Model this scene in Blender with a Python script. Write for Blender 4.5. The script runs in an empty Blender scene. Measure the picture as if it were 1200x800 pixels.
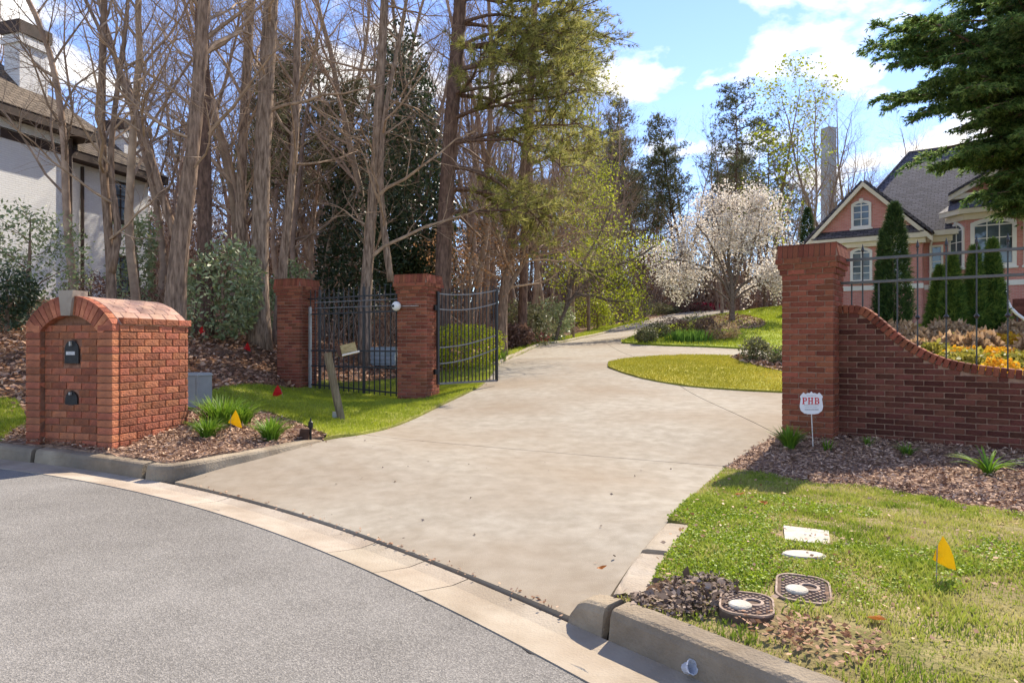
import bpy, bmesh, math, random
import numpy as np
from mathutils import Vector, Matrix
from mathutils.geometry import delaunay_2d_cdt

# ------------------------------------------------------------------ camera, sky, sun, exposure
scene = bpy.context.scene
COL = scene.collection
R = math.radians
CAM_Z, FPX, CX, HV = 1.43, 800.0, 600.0, 404.0
cam_d = bpy.data.cameras.new('camera'); cam = bpy.data.objects.new('camera', cam_d); COL.objects.link(cam)
cam.location = (0, 0, CAM_Z); cam.rotation_euler = (R(90), 0, 0)
cam_d.sensor_width = 36; cam_d.lens = 24.0; cam_d.shift_y = 4.0 / 1200
cam_d.clip_start = 0.05; cam_d.clip_end = 4000
scene.camera = cam
SUN_AZ, SUN_EL = R(33.5), R(42.5)           # azimuth from +Y towards +X
world = bpy.data.worlds.new('World'); scene.world = world; world.use_nodes = True
def build_world():
    nt = world.node_tree; N = nt.nodes; L = nt.links
    bg = N['Background']
    sky = N.new('ShaderNodeTexSky'); sky.sky_type = 'NISHITA'; sky.sun_disc = False
    sky.sun_elevation = SUN_EL; sky.sun_rotation = SUN_AZ; sky.air_density = 0.9; sky.dust_density = 0.0; sky.ozone_density = 2.5
    tc = N.new('ShaderNodeTexCoord')
    sep = N.new('ShaderNodeSeparateXYZ'); L.new(tc.outputs['Generated'], sep.inputs[0])
    mx = N.new('ShaderNodeMath'); mx.operation = 'MAXIMUM'; L.new(sep.outputs['Z'], mx.inputs[0]); mx.inputs[1].default_value = 0.0
    ad = N.new('ShaderNodeMath'); ad.operation = 'ADD'; L.new(mx.outputs[0], ad.inputs[0]); ad.inputs[1].default_value = 0.22
    dv = N.new('ShaderNodeVectorMath'); dv.operation = 'DIVIDE'
    cmb = N.new('ShaderNodeCombineXYZ')
    for i in range(3): L.new(ad.outputs[0], cmb.inputs[i])
    L.new(tc.outputs['Generated'], dv.inputs[0]); L.new(cmb.outputs[0], dv.inputs[1])
    mp = N.new('ShaderNodeMapping'); L.new(dv.outputs[0], mp.inputs['Vector'])
    mp.inputs['Scale'].default_value = (1.0, 1.0, 1.6); mp.inputs['Location'].default_value = (0.1, 0.55, 0.4)
    no = N.new('ShaderNodeTexNoise'); no.inputs['Scale'].default_value = 3.0; no.inputs['Detail'].default_value = 9
    no.inputs['Roughness'].default_value = 0.52; no.inputs['Distortion'].default_value = 0.15
    L.new(mp.outputs[0], no.inputs['Vector'])
    rp = N.new('ShaderNodeValToRGB'); L.new(no.outputs['Fac'], rp.inputs[0])
    rp.color_ramp.elements[0].position = 0.55; rp.color_ramp.elements[1].position = 0.64
    rp.color_ramp.elements[0].color = (0, 0, 0, 1); rp.color_ramp.elements[1].color = (1, 1, 1, 1)
    hs = N.new('ShaderNodeHueSaturation'); hs.inputs['Hue'].default_value = 0.513; hs.inputs['Saturation'].default_value = 1.04; hs.inputs['Value'].default_value = 0.83; L.new(sky.outputs[0], hs.inputs['Color'])
    mix = N.new('ShaderNodeMixRGB'); L.new(rp.outputs[0], mix.inputs[0])
    L.new(hs.outputs[0], mix.inputs[1]); mix.inputs[2].default_value = (4.9, 4.75, 4.6, 1)
    L.new(mix.outputs[0], bg.inputs[0]); bg.inputs[1].default_value = 0.15
build_world()
sun_d = bpy.data.lights.new('sun', 'SUN'); sun = bpy.data.objects.new('sun', sun_d); COL.objects.link(sun)
sun_d.energy = 4.1; sun_d.angle = R(0.53); sun_d.color = (1.0, 0.90, 0.745)
sdir = Vector((math.sin(SUN_AZ) * math.cos(SUN_EL), math.cos(SUN_AZ) * math.cos(SUN_EL), math.sin(SUN_EL)))
sun.rotation_euler = (-sdir).to_track_quat('-Z', 'Y').to_euler(); sun.location = sdir * 60
vs = scene.view_settings
scene.display_settings.display_device = 'sRGB'
vs.view_transform = 'Standard'; vs.look = 'None'; vs.gamma = 1.0; vs.use_curve_mapping = False; vs.exposure = 1.24
scene.cycles.max_bounces = 6; scene.cycles.transparent_max_bounces = 6

rng = np.random.default_rng(11)
random.seed(4)

# ------------------------------------------------------------------ materials
MATS = {}
def mat(name, c1, c2=None, scale=6.0, rough=0.85, bump=0.0, bscale=None, coord='Object', stretch=(1, 1, 1), spec=0.15,
        detail=6.0, objrnd=0.0, attr=None, transl=0.0, metal=0.0, c3=None, big=None, extra=None, ramp=(0.35, 0.65)):
    m = bpy.data.materials.new(name); m.use_nodes = True; MATS[name] = m
    nt = m.node_tree; N = nt.nodes; L = nt.links; b = N['Principled BSDF']
    b.inputs['Roughness'].default_value = rough; b.inputs['Metallic'].default_value = metal
    b.inputs['Specular IOR Level'].default_value = spec
    if c2 is None: c2 = c1
    tc = N.new('ShaderNodeTexCoord'); mp = N.new('ShaderNodeMapping'); mp.inputs['Scale'].default_value = stretch
    L.new(tc.outputs[coord], mp.inputs[0])
    rp = N.new('ShaderNodeValToRGB'); e = rp.color_ramp.elements
    e[0].color = (*c1, 1); e[1].color = (*c2, 1); e[0].position, e[1].position = ramp
    if c3:
        x = e.new(0.5 * (ramp[0] + ramp[1])); x.color = (*c3, 1)
    if attr:
        at = N.new('ShaderNodeAttribute'); at.attribute_name = attr; L.new(at.outputs['Fac'], rp.inputs[0])
        e[0].position, e[-1].position = 0.0, 1.0
        if c3: e[1].position = 0.5
    else:
        no = N.new('ShaderNodeTexNoise'); no.inputs['Scale'].default_value = scale; no.inputs['Detail'].default_value = detail
        no.inputs['Roughness'].default_value = 0.6
        L.new(mp.outputs[0], no.inputs['Vector']); L.new(no.outputs['Fac'], rp.inputs[0])
    col = rp.outputs[0]
    if big:                                   # second, larger scale of stains: (scale, colour, amount)
        n2 = N.new('ShaderNodeTexNoise'); n2.inputs['Scale'].default_value = big[0]; n2.inputs['Detail'].default_value = 5
        L.new(mp.outputs[0], n2.inputs['Vector'])
        r2 = N.new('ShaderNodeValToRGB'); r2.color_ramp.elements[0].position = 0.42; r2.color_ramp.elements[1].position = 0.66
        r2.color_ramp.elements[1].color = (big[2],) * 3 + (1,)
        L.new(n2.outputs['Fac'], r2.inputs[0])
        mx = N.new('ShaderNodeMixRGB'); L.new(r2.outputs[0], mx.inputs[0]); L.new(col, mx.inputs[1]); mx.inputs[2].default_value = (*big[1], 1)
        col = mx.outputs[0]
    if objrnd:
        oi = N.new('ShaderNodeObjectInfo'); hs = N.new('ShaderNodeHueSaturation')
        mr = N.new('ShaderNodeMapRange'); mr.inputs[3].default_value = 1 - objrnd; mr.inputs[4].default_value = 1 + objrnd
        L.new(oi.outputs['Random'], mr.inputs[0]); L.new(mr.outputs[0], hs.inputs['Value'])
        m2 = N.new('ShaderNodeMath'); m2.operation = 'MULTIPLY_ADD'; m2.inputs[1].default_value = 7.13; m2.inputs[2].default_value = 0
        L.new(oi.outputs['Random'], m2.inputs[0]); fr = N.new('ShaderNodeMath'); fr.operation = 'FRACT'; L.new(m2.outputs[0], fr.inputs[0])
        m3 = N.new('ShaderNodeMapRange'); m3.inputs[3].default_value = 0.492; m3.inputs[4].default_value = 0.506
        L.new(fr.outputs[0], m3.inputs[0]); L.new(m3.outputs[0], hs.inputs['Hue'])
        L.new(col, hs.inputs['Color']); col = hs.outputs[0]
    L.new(col, b.inputs['Base Color'])
    if bump:
        nb = N.new('ShaderNodeTexNoise'); nb.inputs['Scale'].default_value = bscale or scale * 3; nb.inputs['Detail'].default_value = 5
        L.new(mp.outputs[0], nb.inputs['Vector'])
        bp = N.new('ShaderNodeBump'); bp.inputs['Strength'].default_value = min(1.0, bump); bp.inputs['Distance'].default_value = 0.02 * max(1, bump)
        L.new(nb.outputs['Fac'], bp.inputs['Height']); L.new(bp.outputs[0], b.inputs['Normal'])
    if transl:
        tr = N.new('ShaderNodeBsdfTranslucent'); L.new(col, tr.inputs[0])
        ms = N.new('ShaderNodeMixShader'); ms.inputs[0].default_value = transl
        out = N['Material Output']; L.new(b.outputs[0], ms.inputs[1]); L.new(tr.outputs[0], ms.inputs[2]); L.new(ms.outputs[0], out.inputs[0])
    if extra: extra(nt, b, tc)
    return m

# road, concrete, soil
def asphalt_extra(nt, b, tc):
    N, L = nt.nodes, nt.links
    vo = N.new('ShaderNodeTexVoronoi'); vo.inputs['Scale'].default_value = 150; L.new(tc.outputs['Object'], vo.inputs['Vector'])
    rp = N.new('ShaderNodeValToRGB'); L.new(vo.outputs['Color'], rp.inputs[0])
    e = rp.color_ramp.elements; e[0].position = 0.15; e[0].color = (0.065, 0.064, 0.063, 1); e[1].position = 0.9; e[1].color = (0.41, 0.385, 0.35, 1)
    x = e.new(0.5); x.color = (0.175, 0.166, 0.155, 1)
    old = b.inputs['Base Color'].links[0].from_socket
    mx = N.new('ShaderNodeMixRGB'); mx.inputs[0].default_value = 0.42; L.new(old, mx.inputs[1]); L.new(rp.outputs[0], mx.inputs[2])
    L.new(mx.outputs[0], b.inputs['Base Color'])
    bp = N.new('ShaderNodeBump'); bp.inputs['Strength'].default_value = 0.55; bp.inputs['Distance'].default_value = 0.006
    L.new(vo.outputs['Distance'], bp.inputs['Height']); L.new(bp.outputs[0], b.inputs['Normal'])
mat('asphalt', (0.178, 0.164, 0.147), (0.252, 0.234, 0.212), scale=2.3, rough=0.9, detail=12, big=(0.45, (0.128, 0.115, 0.10), 0.7), extra=asphalt_extra)
mat('concrete', (0.265, 0.23, 0.18), (0.345, 0.307, 0.25), scale=5.5, rough=0.9, bump=0.22, bscale=160, big=(0.42, (0.225, 0.165, 0.108), 0.62), detail=15)
mat('gutter', (0.29, 0.235, 0.175), (0.43, 0.37, 0.295), scale=2.2, rough=0.9, bump=0.3, bscale=70, big=(0.9, (0.32, 0.25, 0.185), 0.6), objrnd=0.05, detail=10)
mat('kerb', (0.21, 0.16, 0.105), (0.40, 0.325, 0.23), scale=3.0, rough=0.92, bump=0.5, bscale=60, big=(1.4, (0.15, 0.125, 0.10), 0.7), detail=10)
mat('dark_gap', (0.035, 0.03, 0.025), (0.07, 0.055, 0.045), scale=20)
mat('leaf_soil', (0.12, 0.066, 0.038), (0.31, 0.19, 0.115), scale=3.5, rough=0.95, bump=1.0, bscale=16, c3=(0.17, 0.095, 0.055), detail=9)
mat('mulch', (0.14, 0.078, 0.047), (0.42, 0.275, 0.185), scale=11, rough=0.95, bump=1.0, bscale=34, c3=(0.24, 0.155, 0.11), detail=9)
mat('lawn_soil', (0.15, 0.18, 0.025), (0.32, 0.32, 0.06), scale=2.5, rough=0.95, bump=0.8, bscale=40, big=(0.8, (0.24, 0.20, 0.075), 0.6), detail=9)
mat('verge_soil', (0.15, 0.14, 0.04), (0.32, 0.26, 0.12), scale=3.2, rough=0.95, bump=0.9, bscale=38, big=(1.3, (0.20, 0.14, 0.075), 0.75), detail=9)
mat('island_turf', (0.24, 0.235, 0.03), (0.42, 0.35, 0.055), scale=1.4, rough=0.95, bump=0.8, bscale=30, big=(0.5, (0.21, 0.235, 0.025), 0.6), detail=10)
mat('bright_turf', (0.17, 0.235, 0.02), (0.30, 0.335, 0.03), scale=1.1, rough=0.95, bump=0.7, bscale=22, detail=9)
# masonry
mat('brick_orange', (0.36, 0.115, 0.055), (0.53, 0.205, 0.105), scale=9, rough=0.9, bump=0.7, bscale=55, objrnd=0.3, detail=10, big=(5, (0.19, 0.07, 0.045), 0.75))
mat('brick_orange_joint', (0.17, 0.08, 0.05), (0.27, 0.14, 0.09), scale=14, rough=0.95, bump=0.5)
mat('brick_roof', (0.40, 0.24, 0.17), (0.58, 0.38, 0.28), scale=7, rough=0.95, bump=0.5, bscale=50, objrnd=0.12, big=(5, (0.34, 0.22, 0.17), 0.5))
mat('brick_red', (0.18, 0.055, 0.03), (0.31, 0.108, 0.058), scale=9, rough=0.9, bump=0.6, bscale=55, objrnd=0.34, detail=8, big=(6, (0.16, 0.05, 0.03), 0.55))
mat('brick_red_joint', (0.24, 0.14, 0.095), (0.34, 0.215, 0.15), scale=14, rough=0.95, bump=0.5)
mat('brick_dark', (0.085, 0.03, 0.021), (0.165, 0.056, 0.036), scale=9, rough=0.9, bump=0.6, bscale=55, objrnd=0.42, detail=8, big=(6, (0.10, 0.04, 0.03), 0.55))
mat('keystone', (0.27, 0.22, 0.17), (0.40, 0.34, 0.27), scale=6, rough=0.9, bump=0.4, big=(3, (0.2, 0.16, 0.12), 0.5))
def wall_brick_extra(c1, c2, cm):
    def f(nt, b, tc):
        N, L = nt.nodes, nt.links
        uv = N.new('ShaderNodeUVMap'); br = N.new('ShaderNodeTexBrick'); L.new(uv.outputs[0], br.inputs['Vector'])
        br.inputs['Scale'].default_value = 1.0; br.inputs['Brick Width'].default_value = 0.215; br.inputs['Row Height'].default_value = 0.072
        br.inputs['Mortar Size'].default_value = 0.011; br.inputs['Color1'].default_value = (*c1, 1); br.inputs['Color2'].default_value = (*c2, 1); br.inputs['Mortar'].default_value = (*cm, 1)
        L.new(br.outputs['Color'], b.inputs['Base Color'])
        bp = N.new('ShaderNodeBump'); bp.inputs['Distance'].default_value = 0.008; bp.invert = True; L.new(br.outputs['Fac'], bp.inputs['Height']); L.new(bp.outputs[0], b.inputs['Normal'])
    return f
mat('house_brick', (0.3, 0.1, 0.08), rough=0.9, extra=wall_brick_extra((0.56, 0.205, 0.18), (0.66, 0.285, 0.25), (0.58, 0.37, 0.32)))
mat('white_brick', (0.6, 0.6, 0.6), rough=0.85, extra=wall_brick_extra((0.80, 0.79, 0.77), (0.85, 0.84, 0.82), (0.76, 0.75, 0.73)))
mat('cream_trim', (0.72, 0.64, 0.50), (0.79, 0.71, 0.57), scale=3, rough=0.6)
mat('white_trim', (0.74, 0.71, 0.66), (0.80, 0.77, 0.73), scale=3, rough=0.55)
def shingle_extra(cA, cB):
    def f(nt, b, tc):
        N, L = nt.nodes, nt.links
        uv = N.new('ShaderNodeUVMap'); br = N.new('ShaderNodeTexBrick'); L.new(uv.outputs[0], br.inputs['Vector'])
        br.inputs['Scale'].default_value = 1.0; br.inputs['Brick Width'].default_value = 0.33; br.inputs['Row Height'].default_value = 0.19
        br.inputs['Mortar Size'].default_value = 0.018; br.inputs['Color1'].default_value = (*cA, 1); br.inputs['Color2'].default_value = (*cB, 1)
        br.inputs['Mortar'].default_value = tuple(0.45 * x for x in cA) + (1,)
        L.new(br.outputs['Color'], b.inputs['Base Color'])
        bp = N.new('ShaderNodeBump'); bp.inputs['Distance'].default_value = 0.02; bp.invert = True; L.new(br.outputs['Fac'], bp.inputs['Height']); L.new(bp.outputs[0], b.inputs['Normal'])
    return f
mat('slate', (0.1, 0.1, 0.1), rough=0.8, extra=shingle_extra((0.085, 0.08, 0.095), (0.16, 0.145, 0.16)))
mat('tan_shingle', (0.2, 0.2, 0.2), rough=0.85, extra=shingle_extra((0.115, 0.09, 0.068), (0.18, 0.142, 0.108)))
mat('dark_fascia', (0.05, 0.037, 0.03), (0.085, 0.06, 0.05), scale=4, rough=0.6)
mat('glass', (0.05, 0.07, 0.085), (0.11, 0.14, 0.16), scale=1.5, rough=0.06, spec=0.7)
mat('far_glass', (0.27, 0.31, 0.34), (0.33, 0.37, 0.40), scale=0.03, rough=0.3)
# metal, wood, plastic
mat('iron', (0.015, 0.015, 0.016), (0.035, 0.033, 0.032), scale=12, rough=0.45, spec=0.5, bump=0.15, bscale=80)
mat('iron_rail', (0.028, 0.024, 0.023), (0.06, 0.05, 0.046), scale=9, rough=0.34, spec=0.6, bump=0.15, bscale=60)
mat('pale_iron', (0.13, 0.125, 0.12), (0.22, 0.21, 0.20), scale=12, rough=0.4, spec=0.5)
mat('galvanised', (0.30, 0.29, 0.27), (0.44, 0.43, 0.40), scale=9, rough=0.45, metal=0.3)
mat('black_paint', (0.010, 0.010, 0.011), (0.024, 0.024, 0.024), scale=20, rough=0.5, spec=0.25)
mat('white_label', (0.45, 0.44, 0.42), (0.6, 0.59, 0.57), scale=30, rough=0.6)
mat('cabinet', (0.24, 0.255, 0.235), (0.32, 0.33, 0.305), scale=2, rough=0.6, bump=0.1)
mat('weathered_wood', (0.15, 0.115, 0.075), (0.30, 0.245, 0.165), scale=6, rough=0.9, bump=0.6, bscale=40, stretch=(6, 6, 0.7), big=(2, (0.17, 0.155, 0.09), 0.5))
mat('box_wood', (0.28, 0.22, 0.10), (0.42, 0.34, 0.18), scale=8, rough=0.85, stretch=(1, 6, 6), bump=0.3)
mat('dark_wood', (0.05, 0.028, 0.02), (0.10, 0.055, 0.04), scale=8, rough=0.8)
mat('yellow_flag', (0.84, 0.56, 0.010), (0.90, 0.64, 0.015), scale=5, rough=0.6, transl=0.35)
mat('red_flag', (0.60, 0.02, 0.02), (0.72, 0.035, 0.03), scale=5, rough=0.6, transl=0.35)
mat('wire', (0.25, 0.24, 0.22), rough=0.5)
mat('sign_white', (0.72, 0.70, 0.69), (0.80, 0.78, 0.77), scale=8, rough=0.5)
mat('sign_red', (0.55, 0.025, 0.035), rough=0.5)
mat('sign_grey', (0.32, 0.30, 0.31), rough=0.5)
mat('stake', (0.62, 0.58, 0.53), rough=0.6)
mat('iron_lid', (0.26, 0.185, 0.14), (0.42, 0.32, 0.25), scale=16, rough=0.75, bump=0.4, bscale=60, big=(6, (0.16, 0.10, 0.07), 0.6))
mat('lid_groove', (0.09, 0.058, 0.042), (0.14, 0.095, 0.07), scale=22, rough=0.9)
mat('white_lid', (0.38, 0.355, 0.30), (0.54, 0.51, 0.45), scale=22, rough=0.75, bump=0.3, big=(9, (0.36, 0.31, 0.23), 0.7))
mat('clear_plastic', (0.55, 0.57, 0.62), (0.72, 0.74, 0.80), scale=30, rough=0.2, transl=0.3)
mat('lamp_white', (0.72, 0.70, 0.66), rough=0.4)
mat('blue_grey', (0.22, 0.27, 0.29), (0.31, 0.36, 0.38), scale=5, rough=0.6)
mat('stone', (0.16, 0.14, 0.12), (0.34, 0.31, 0.28), scale=5, rough=0.9, bump=0.5)
# bark and leaves
mat('bark_grey', (0.12, 0.08, 0.055), (0.40, 0.295, 0.215), scale=11, rough=0.95, bump=1.6, bscale=17, stretch=(2.0, 2.0, 0.32), detail=12)
mat('bark_brown', (0.115, 0.075, 0.052), (0.34, 0.235, 0.165), scale=11, rough=0.95, bump=1.6, bscale=17, stretch=(2.0, 2.0, 0.34), detail=12)
mat('bark_pine', (0.075, 0.047, 0.036), (0.20, 0.125, 0.09), scale=9, rough=0.95, bump=1.6, bscale=13, stretch=(1.8, 1.8, 0.5), detail=12)
mat('twig', (0.24, 0.165, 0.108), (0.47, 0.34, 0.235), scale=4, rough=0.9)
mat('twig_far', (0.20, 0.14, 0.10), (0.38, 0.275, 0.20), scale=2, rough=0.9, objrnd=0.25)
mat('cherry_bark', (0.09, 0.068, 0.055), (0.22, 0.17, 0.135), scale=8, rough=0.9, bump=0.6, stretch=(1.5, 1.5, 3))
LF = dict(attr='rnd', rough=0.55, transl=0.35, spec=0.25)
mat('grass', (0.17, 0.22, 0.018), (0.50, 0.52, 0.07), c3=(0.32, 0.37, 0.03), **LF)
mat('verge_grass', (0.15, 0.23, 0.02), (0.56, 0.46, 0.20), c3=(0.36, 0.40, 0.06), **LF)
mat('island_grass', (0.25, 0.25, 0.025), (0.56, 0.46, 0.09), c3=(0.40, 0.36, 0.04), **LF)
mat('clover', (0.14, 0.22, 0.012), (0.40, 0.48, 0.04), c3=(0.25, 0.35, 0.02), **LF)
mat('dead_leaf', (0.21, 0.095, 0.05), (0.66, 0.44, 0.29), c3=(0.43, 0.235, 0.13), attr='rnd', rough=0.7, transl=0.15, spec=0.3)
mat('pile_leaf', (0.06, 0.04, 0.03), (0.42, 0.32, 0.245), c3=(0.16, 0.112, 0.085), attr='rnd', rough=0.8, transl=0.1, spec=0.2)
mat('orange_leaf', (0.42, 0.13, 0.025), (0.55, 0.26, 0.09), scale=12, rough=0.7, transl=0.2)
mat('mulch_chip', (0.13, 0.066, 0.038), (0.62, 0.43, 0.30), c3=(0.34, 0.205, 0.13), attr='rnd', rough=0.85, spec=0.2)
mat('magnolia_leaf', (0.014, 0.03, 0.011), (0.075, 0.10, 0.045), c3=(0.032, 0.055, 0.022), attr='rnd', rough=0.42, transl=0.18, spec=0.4)
mat('rhodo_leaf', (0.08, 0.125, 0.04), (0.46, 0.47, 0.27), c3=(0.21, 0.26, 0.115), attr='rnd', rough=0.45, transl=0.25, spec=0.4)
mat('pine_needle', (0.10, 0.11, 0.024), (0.50, 0.46, 0.15), c3=(0.28, 0.28, 0.065), attr='rnd', rough=0.6, transl=0.45, spec=0.2)
mat('far_needle', (0.06, 0.07, 0.03), (0.23, 0.23, 0.10), c3=(0.125, 0.135, 0.058), attr='rnd', rough=0.6, transl=0.25, spec=0.2)
mat('cedar_needle', (0.045, 0.10, 0.03), (0.32, 0.42, 0.12), c3=(0.14, 0.24, 0.065), attr='rnd', rough=0.6, transl=0.5, spec=0.2)
mat('cypress_leaf', (0.02, 0.05, 0.016), (0.11, 0.16, 0.045), c3=(0.05, 0.092, 0.028), attr='rnd', rough=0.6, transl=0.2, spec=0.2)
mat('arborvitae_leaf', (0.035, 0.085, 0.016), (0.27, 0.34, 0.06), c3=(0.10, 0.175, 0.032), attr='rnd', rough=0.6, transl=0.4, spec=0.2)
mat('spring_leaf', (0.17, 0.21, 0.015), (0.48, 0.50, 0.05), c3=(0.31, 0.35, 0.025), attr='rnd', rough=0.55, transl=0.45, spec=0.2)
mat('hedge_leaf', (0.18, 0.23, 0.008), (0.58, 0.60, 0.03), c3=(0.38, 0.42, 0.015), attr='rnd', rough=0.5, transl=0.4, spec=0.25)
mat('blossom', (0.50, 0.43, 0.36), (0.88, 0.84, 0.78), c3=(0.74, 0.67, 0.59), attr='rnd', rough=0.7, transl=0.4, spec=0.1)
mat('beech_leaf', (0.24, 0.115, 0.045), (0.50, 0.29, 0.15), c3=(0.37, 0.195, 0.09), attr='rnd', rough=0.65, transl=0.35, spec=0.2)
mat('shrub_leaf', (0.06, 0.075, 0.03), (0.30, 0.26, 0.14), c3=(0.145, 0.15, 0.065), attr='rnd', rough=0.6, transl=0.3, spec=0.2)
mat('brown_shrub', (0.09, 0.05, 0.035), (0.30, 0.19, 0.14), c3=(0.18, 0.105, 0.075), attr='rnd', rough=0.7, transl=0.25, spec=0.2)
mat('red_flower', (0.30, 0.015, 0.045), (0.62, 0.06, 0.13), c3=(0.48, 0.03, 0.08), attr='rnd', rough=0.6, transl=0.35, spec=0.2)
mat('lily_leaf', (0.045, 0.115, 0.012), (0.24, 0.36, 0.035), c3=(0.115, 0.225, 0.018), attr='rnd', rough=0.45, transl=0.35, spec=0.3)
mat('iris_leaf', (0.07, 0.16, 0.022), (0.22, 0.36, 0.06), c3=(0.13, 0.25, 0.035), attr='rnd', rough=0.45, transl=0.35, spec=0.3)
mat('bed_flower', (0.55, 0.22, 0.015), (0.72, 0.52, 0.05), c3=(0.66, 0.36, 0.02), attr='rnd', rough=0.6, transl=0.35, spec=0.2)
mat('bed_leaf', (0.16, 0.17, 0.02), (0.50, 0.42, 0.09), c3=(0.33, 0.29, 0.04), attr='rnd', rough=0.6, transl=0.35, spec=0.2)
mat('tan_grass', (0.27, 0.16, 0.075), (0.60, 0.42, 0.25), c3=(0.44, 0.28, 0.145), attr='rnd', rough=0.7, transl=0.3, spec=0.2)

# ------------------------------------------------------------------ object helpers
def link(o, parent=None):
    COL.objects.link(o)
    if parent is not None: o.parent = parent
    return o
def tag(o, label=None, cat=None, group=None, kind=None):
    if label: o['label'] = label
    if cat: o['category'] = cat
    if group: o['group'] = group
    if kind: o['kind'] = kind
    return o
def empty(name, loc=(0, 0, 0), rz=0.0, label=None, cat=None, group=None):
    o = bpy.data.objects.new(name, None); o.empty_display_size = 0.2
    o.location = loc; o.rotation_euler = (0, 0, rz); link(o)
    return tag(o, label, cat, group)
class Acc:
    """collects arrays of vertices, quads and triangles -> ONE mesh object"""
    def __init__(s): s.V = []; s.Q = []; s.T = []; s.A = []; s.n = 0
    def add(s, V, Q=None, T=None, a=None):
        V = np.asarray(V, float).reshape(-1, 3)
        if Q is not None and len(Q): s.Q.append(np.asarray(Q, int).reshape(-1, 4) + s.n)
        if T is not None and len(T): s.T.append(np.asarray(T, int).reshape(-1, 3) + s.n)
        s.V.append(V); s.A.append(np.zeros(len(V)) if a is None else np.broadcast_to(np.asarray(a, float), (len(V),)))
        s.n += len(V)
    def box(s, lo, hi, M=None, a=None):
        x0, y0, z0 = lo; x1, y1, z1 = hi
        V = np.array([(x0, y0, z0), (x1, y0, z0), (x1, y1, z0), (x0, y1, z0), (x0, y0, z1), (x1, y0, z1), (x1, y1, z1), (x0, y1, z1)], float)
        if M is not None: V = V @ np.array(M.to_3x3()).T + np.array(M.translation)
        s.add(V, Q=[(0, 3, 2, 1), (4, 5, 6, 7), (0, 1, 5, 4), (1, 2, 6, 5), (2, 3, 7, 6), (3, 0, 4, 7)], a=a)
    def hexa(s, V, a=None):
        s.add(V, Q=[(0, 3, 2, 1), (4, 5, 6, 7), (0, 1, 5, 4), (1, 2, 6, 5), (2, 3, 7, 6), (3, 0, 4, 7)], a=a)
    def prism(s, poly, y0, y1):
        """outline in (x,z), extruded along y; convex or mildly concave fan from centroid"""
        P = np.array(poly, float); n = len(P); c = P.mean(0)
        V = [(p[0], y0, p[1]) for p in P] + [(p[0], y1, p[1]) for p in P] + [(c[0], y0, c[1]), (c[0], y1, c[1])]
        Q = [(i, (i + 1) % n, n + (i + 1) % n, n + i) for i in range(n)]
        T = [((i + 1) % n, i, 2 * n) for i in range(n)] + [(n + i, n + (i + 1) % n, 2 * n + 1) for i in range(n)]
        s.add(V, Q=Q, T=T)
    def ring(s, outer, inner, y0, y1):
        n = len(outer)
        V = [(p[0], y0, p[1]) for p in outer] + [(p[0], y0, p[1]) for p in inner] + [(p[0], y1, p[1]) for p in outer] + [(p[0], y1, p[1]) for p in inner]
        Q = []
        for i in range(n):
            j = (i + 1) % n
            Q += [(i, j, n + j, n + i), (2 * n + j, 2 * n + i, 3 * n + i, 3 * n + j), (j, i, 2 * n + i, 2 * n + j), (n + i, n + j, 3 * n + j, 3 * n + i)]
        s.add(V, Q=Q)
    def tube(s, P, r, k=6, cap=True, a=None):
        P = np.asarray(P, float); n = len(P); r = np.broadcast_to(np.asarray(r, float), (n,))
        T = np.empty_like(P); T[1:-1] = P[2:] - P[:-2]; T[0] = P[1] - P[0]; T[-1] = P[-1] - P[-2]
        T /= np.linalg.norm(T, axis=1, keepdims=True) + 1e-9
        t = T.mean(0); ref = np.array((1.0, 0, 0)) if abs(t[0]) < 0.6 * np.linalg.norm(t) else np.array((0, 1.0, 0))
        U = np.cross(T, ref); U /= np.linalg.norm(U, axis=1, keepdims=True) + 1e-9
        W = np.cross(T, U)
        an = np.arange(k) * (2 * math.pi / k)
        V = P[:, None, :] + r[:, None, None] * (np.cos(an)[None, :, None] * U[:, None, :] + np.sin(an)[None, :, None] * W[:, None, :])
        i = np.arange(n - 1)[:, None] * k; j = np.arange(k)[None, :]; j2 = (j + 1) % k
        Q = np.stack([i + j, i + j2, i + k + j2, i + k + j], -1).reshape(-1, 4)
        Vf = V.reshape(-1, 3); Tt = None
        if cap:
            Vf = np.vstack([Vf, P[-1:], P[:1]]); b = (n - 1) * k
            Tt = [(b + x, b + (x + 1) % k, n * k) for x in range(k)] + [((x + 1) % k, x, n * k + 1) for x in range(k)]
        s.add(Vf, Q=Q, T=Tt, a=a)
    def lathe(s, prof, k=16, c=(0, 0, 0)):
        """profile (r,z) turned round the z axis"""
        V = []
        for r, z in prof:
            for i in range(k):
                t = 2 * math.pi * i / k; V.append((c[0] + r * math.cos(t), c[1] + r * math.sin(t), c[2] + z))
        Q = [(j * k + i, j * k + (i + 1) % k, (j + 1) * k + (i + 1) % k, (j + 1) * k + i) for j in range(len(prof) - 1) for i in range(k)]
        s.add(V, Q=Q)
    def mesh(s, name, smooth=False, uv=None):
        V = np.vstack(s.V) if s.V else np.zeros((0, 3))
        Q = np.vstack(s.Q) if s.Q else np.zeros((0, 4), int); T = np.vstack(s.T) if s.T else np.zeros((0, 3), int)
        me = bpy.data.meshes.new(name)
        me.vertices.add(len(V)); me.vertices.foreach_set('co', V.astype(np.float32).ravel())
        nl = Q.size + T.size; me.loops.add(nl); me.loops.foreach_set('vertex_index', np.concatenate([Q.ravel(), T.ravel()]).astype(np.int32))
        me.polygons.add(len(Q) + len(T))
        st = np.concatenate([np.arange(len(Q)) * 4, Q.size + np.arange(len(T)) * 3]).astype(np.int32)
        me.polygons.foreach_set('loop_start', st)
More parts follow.
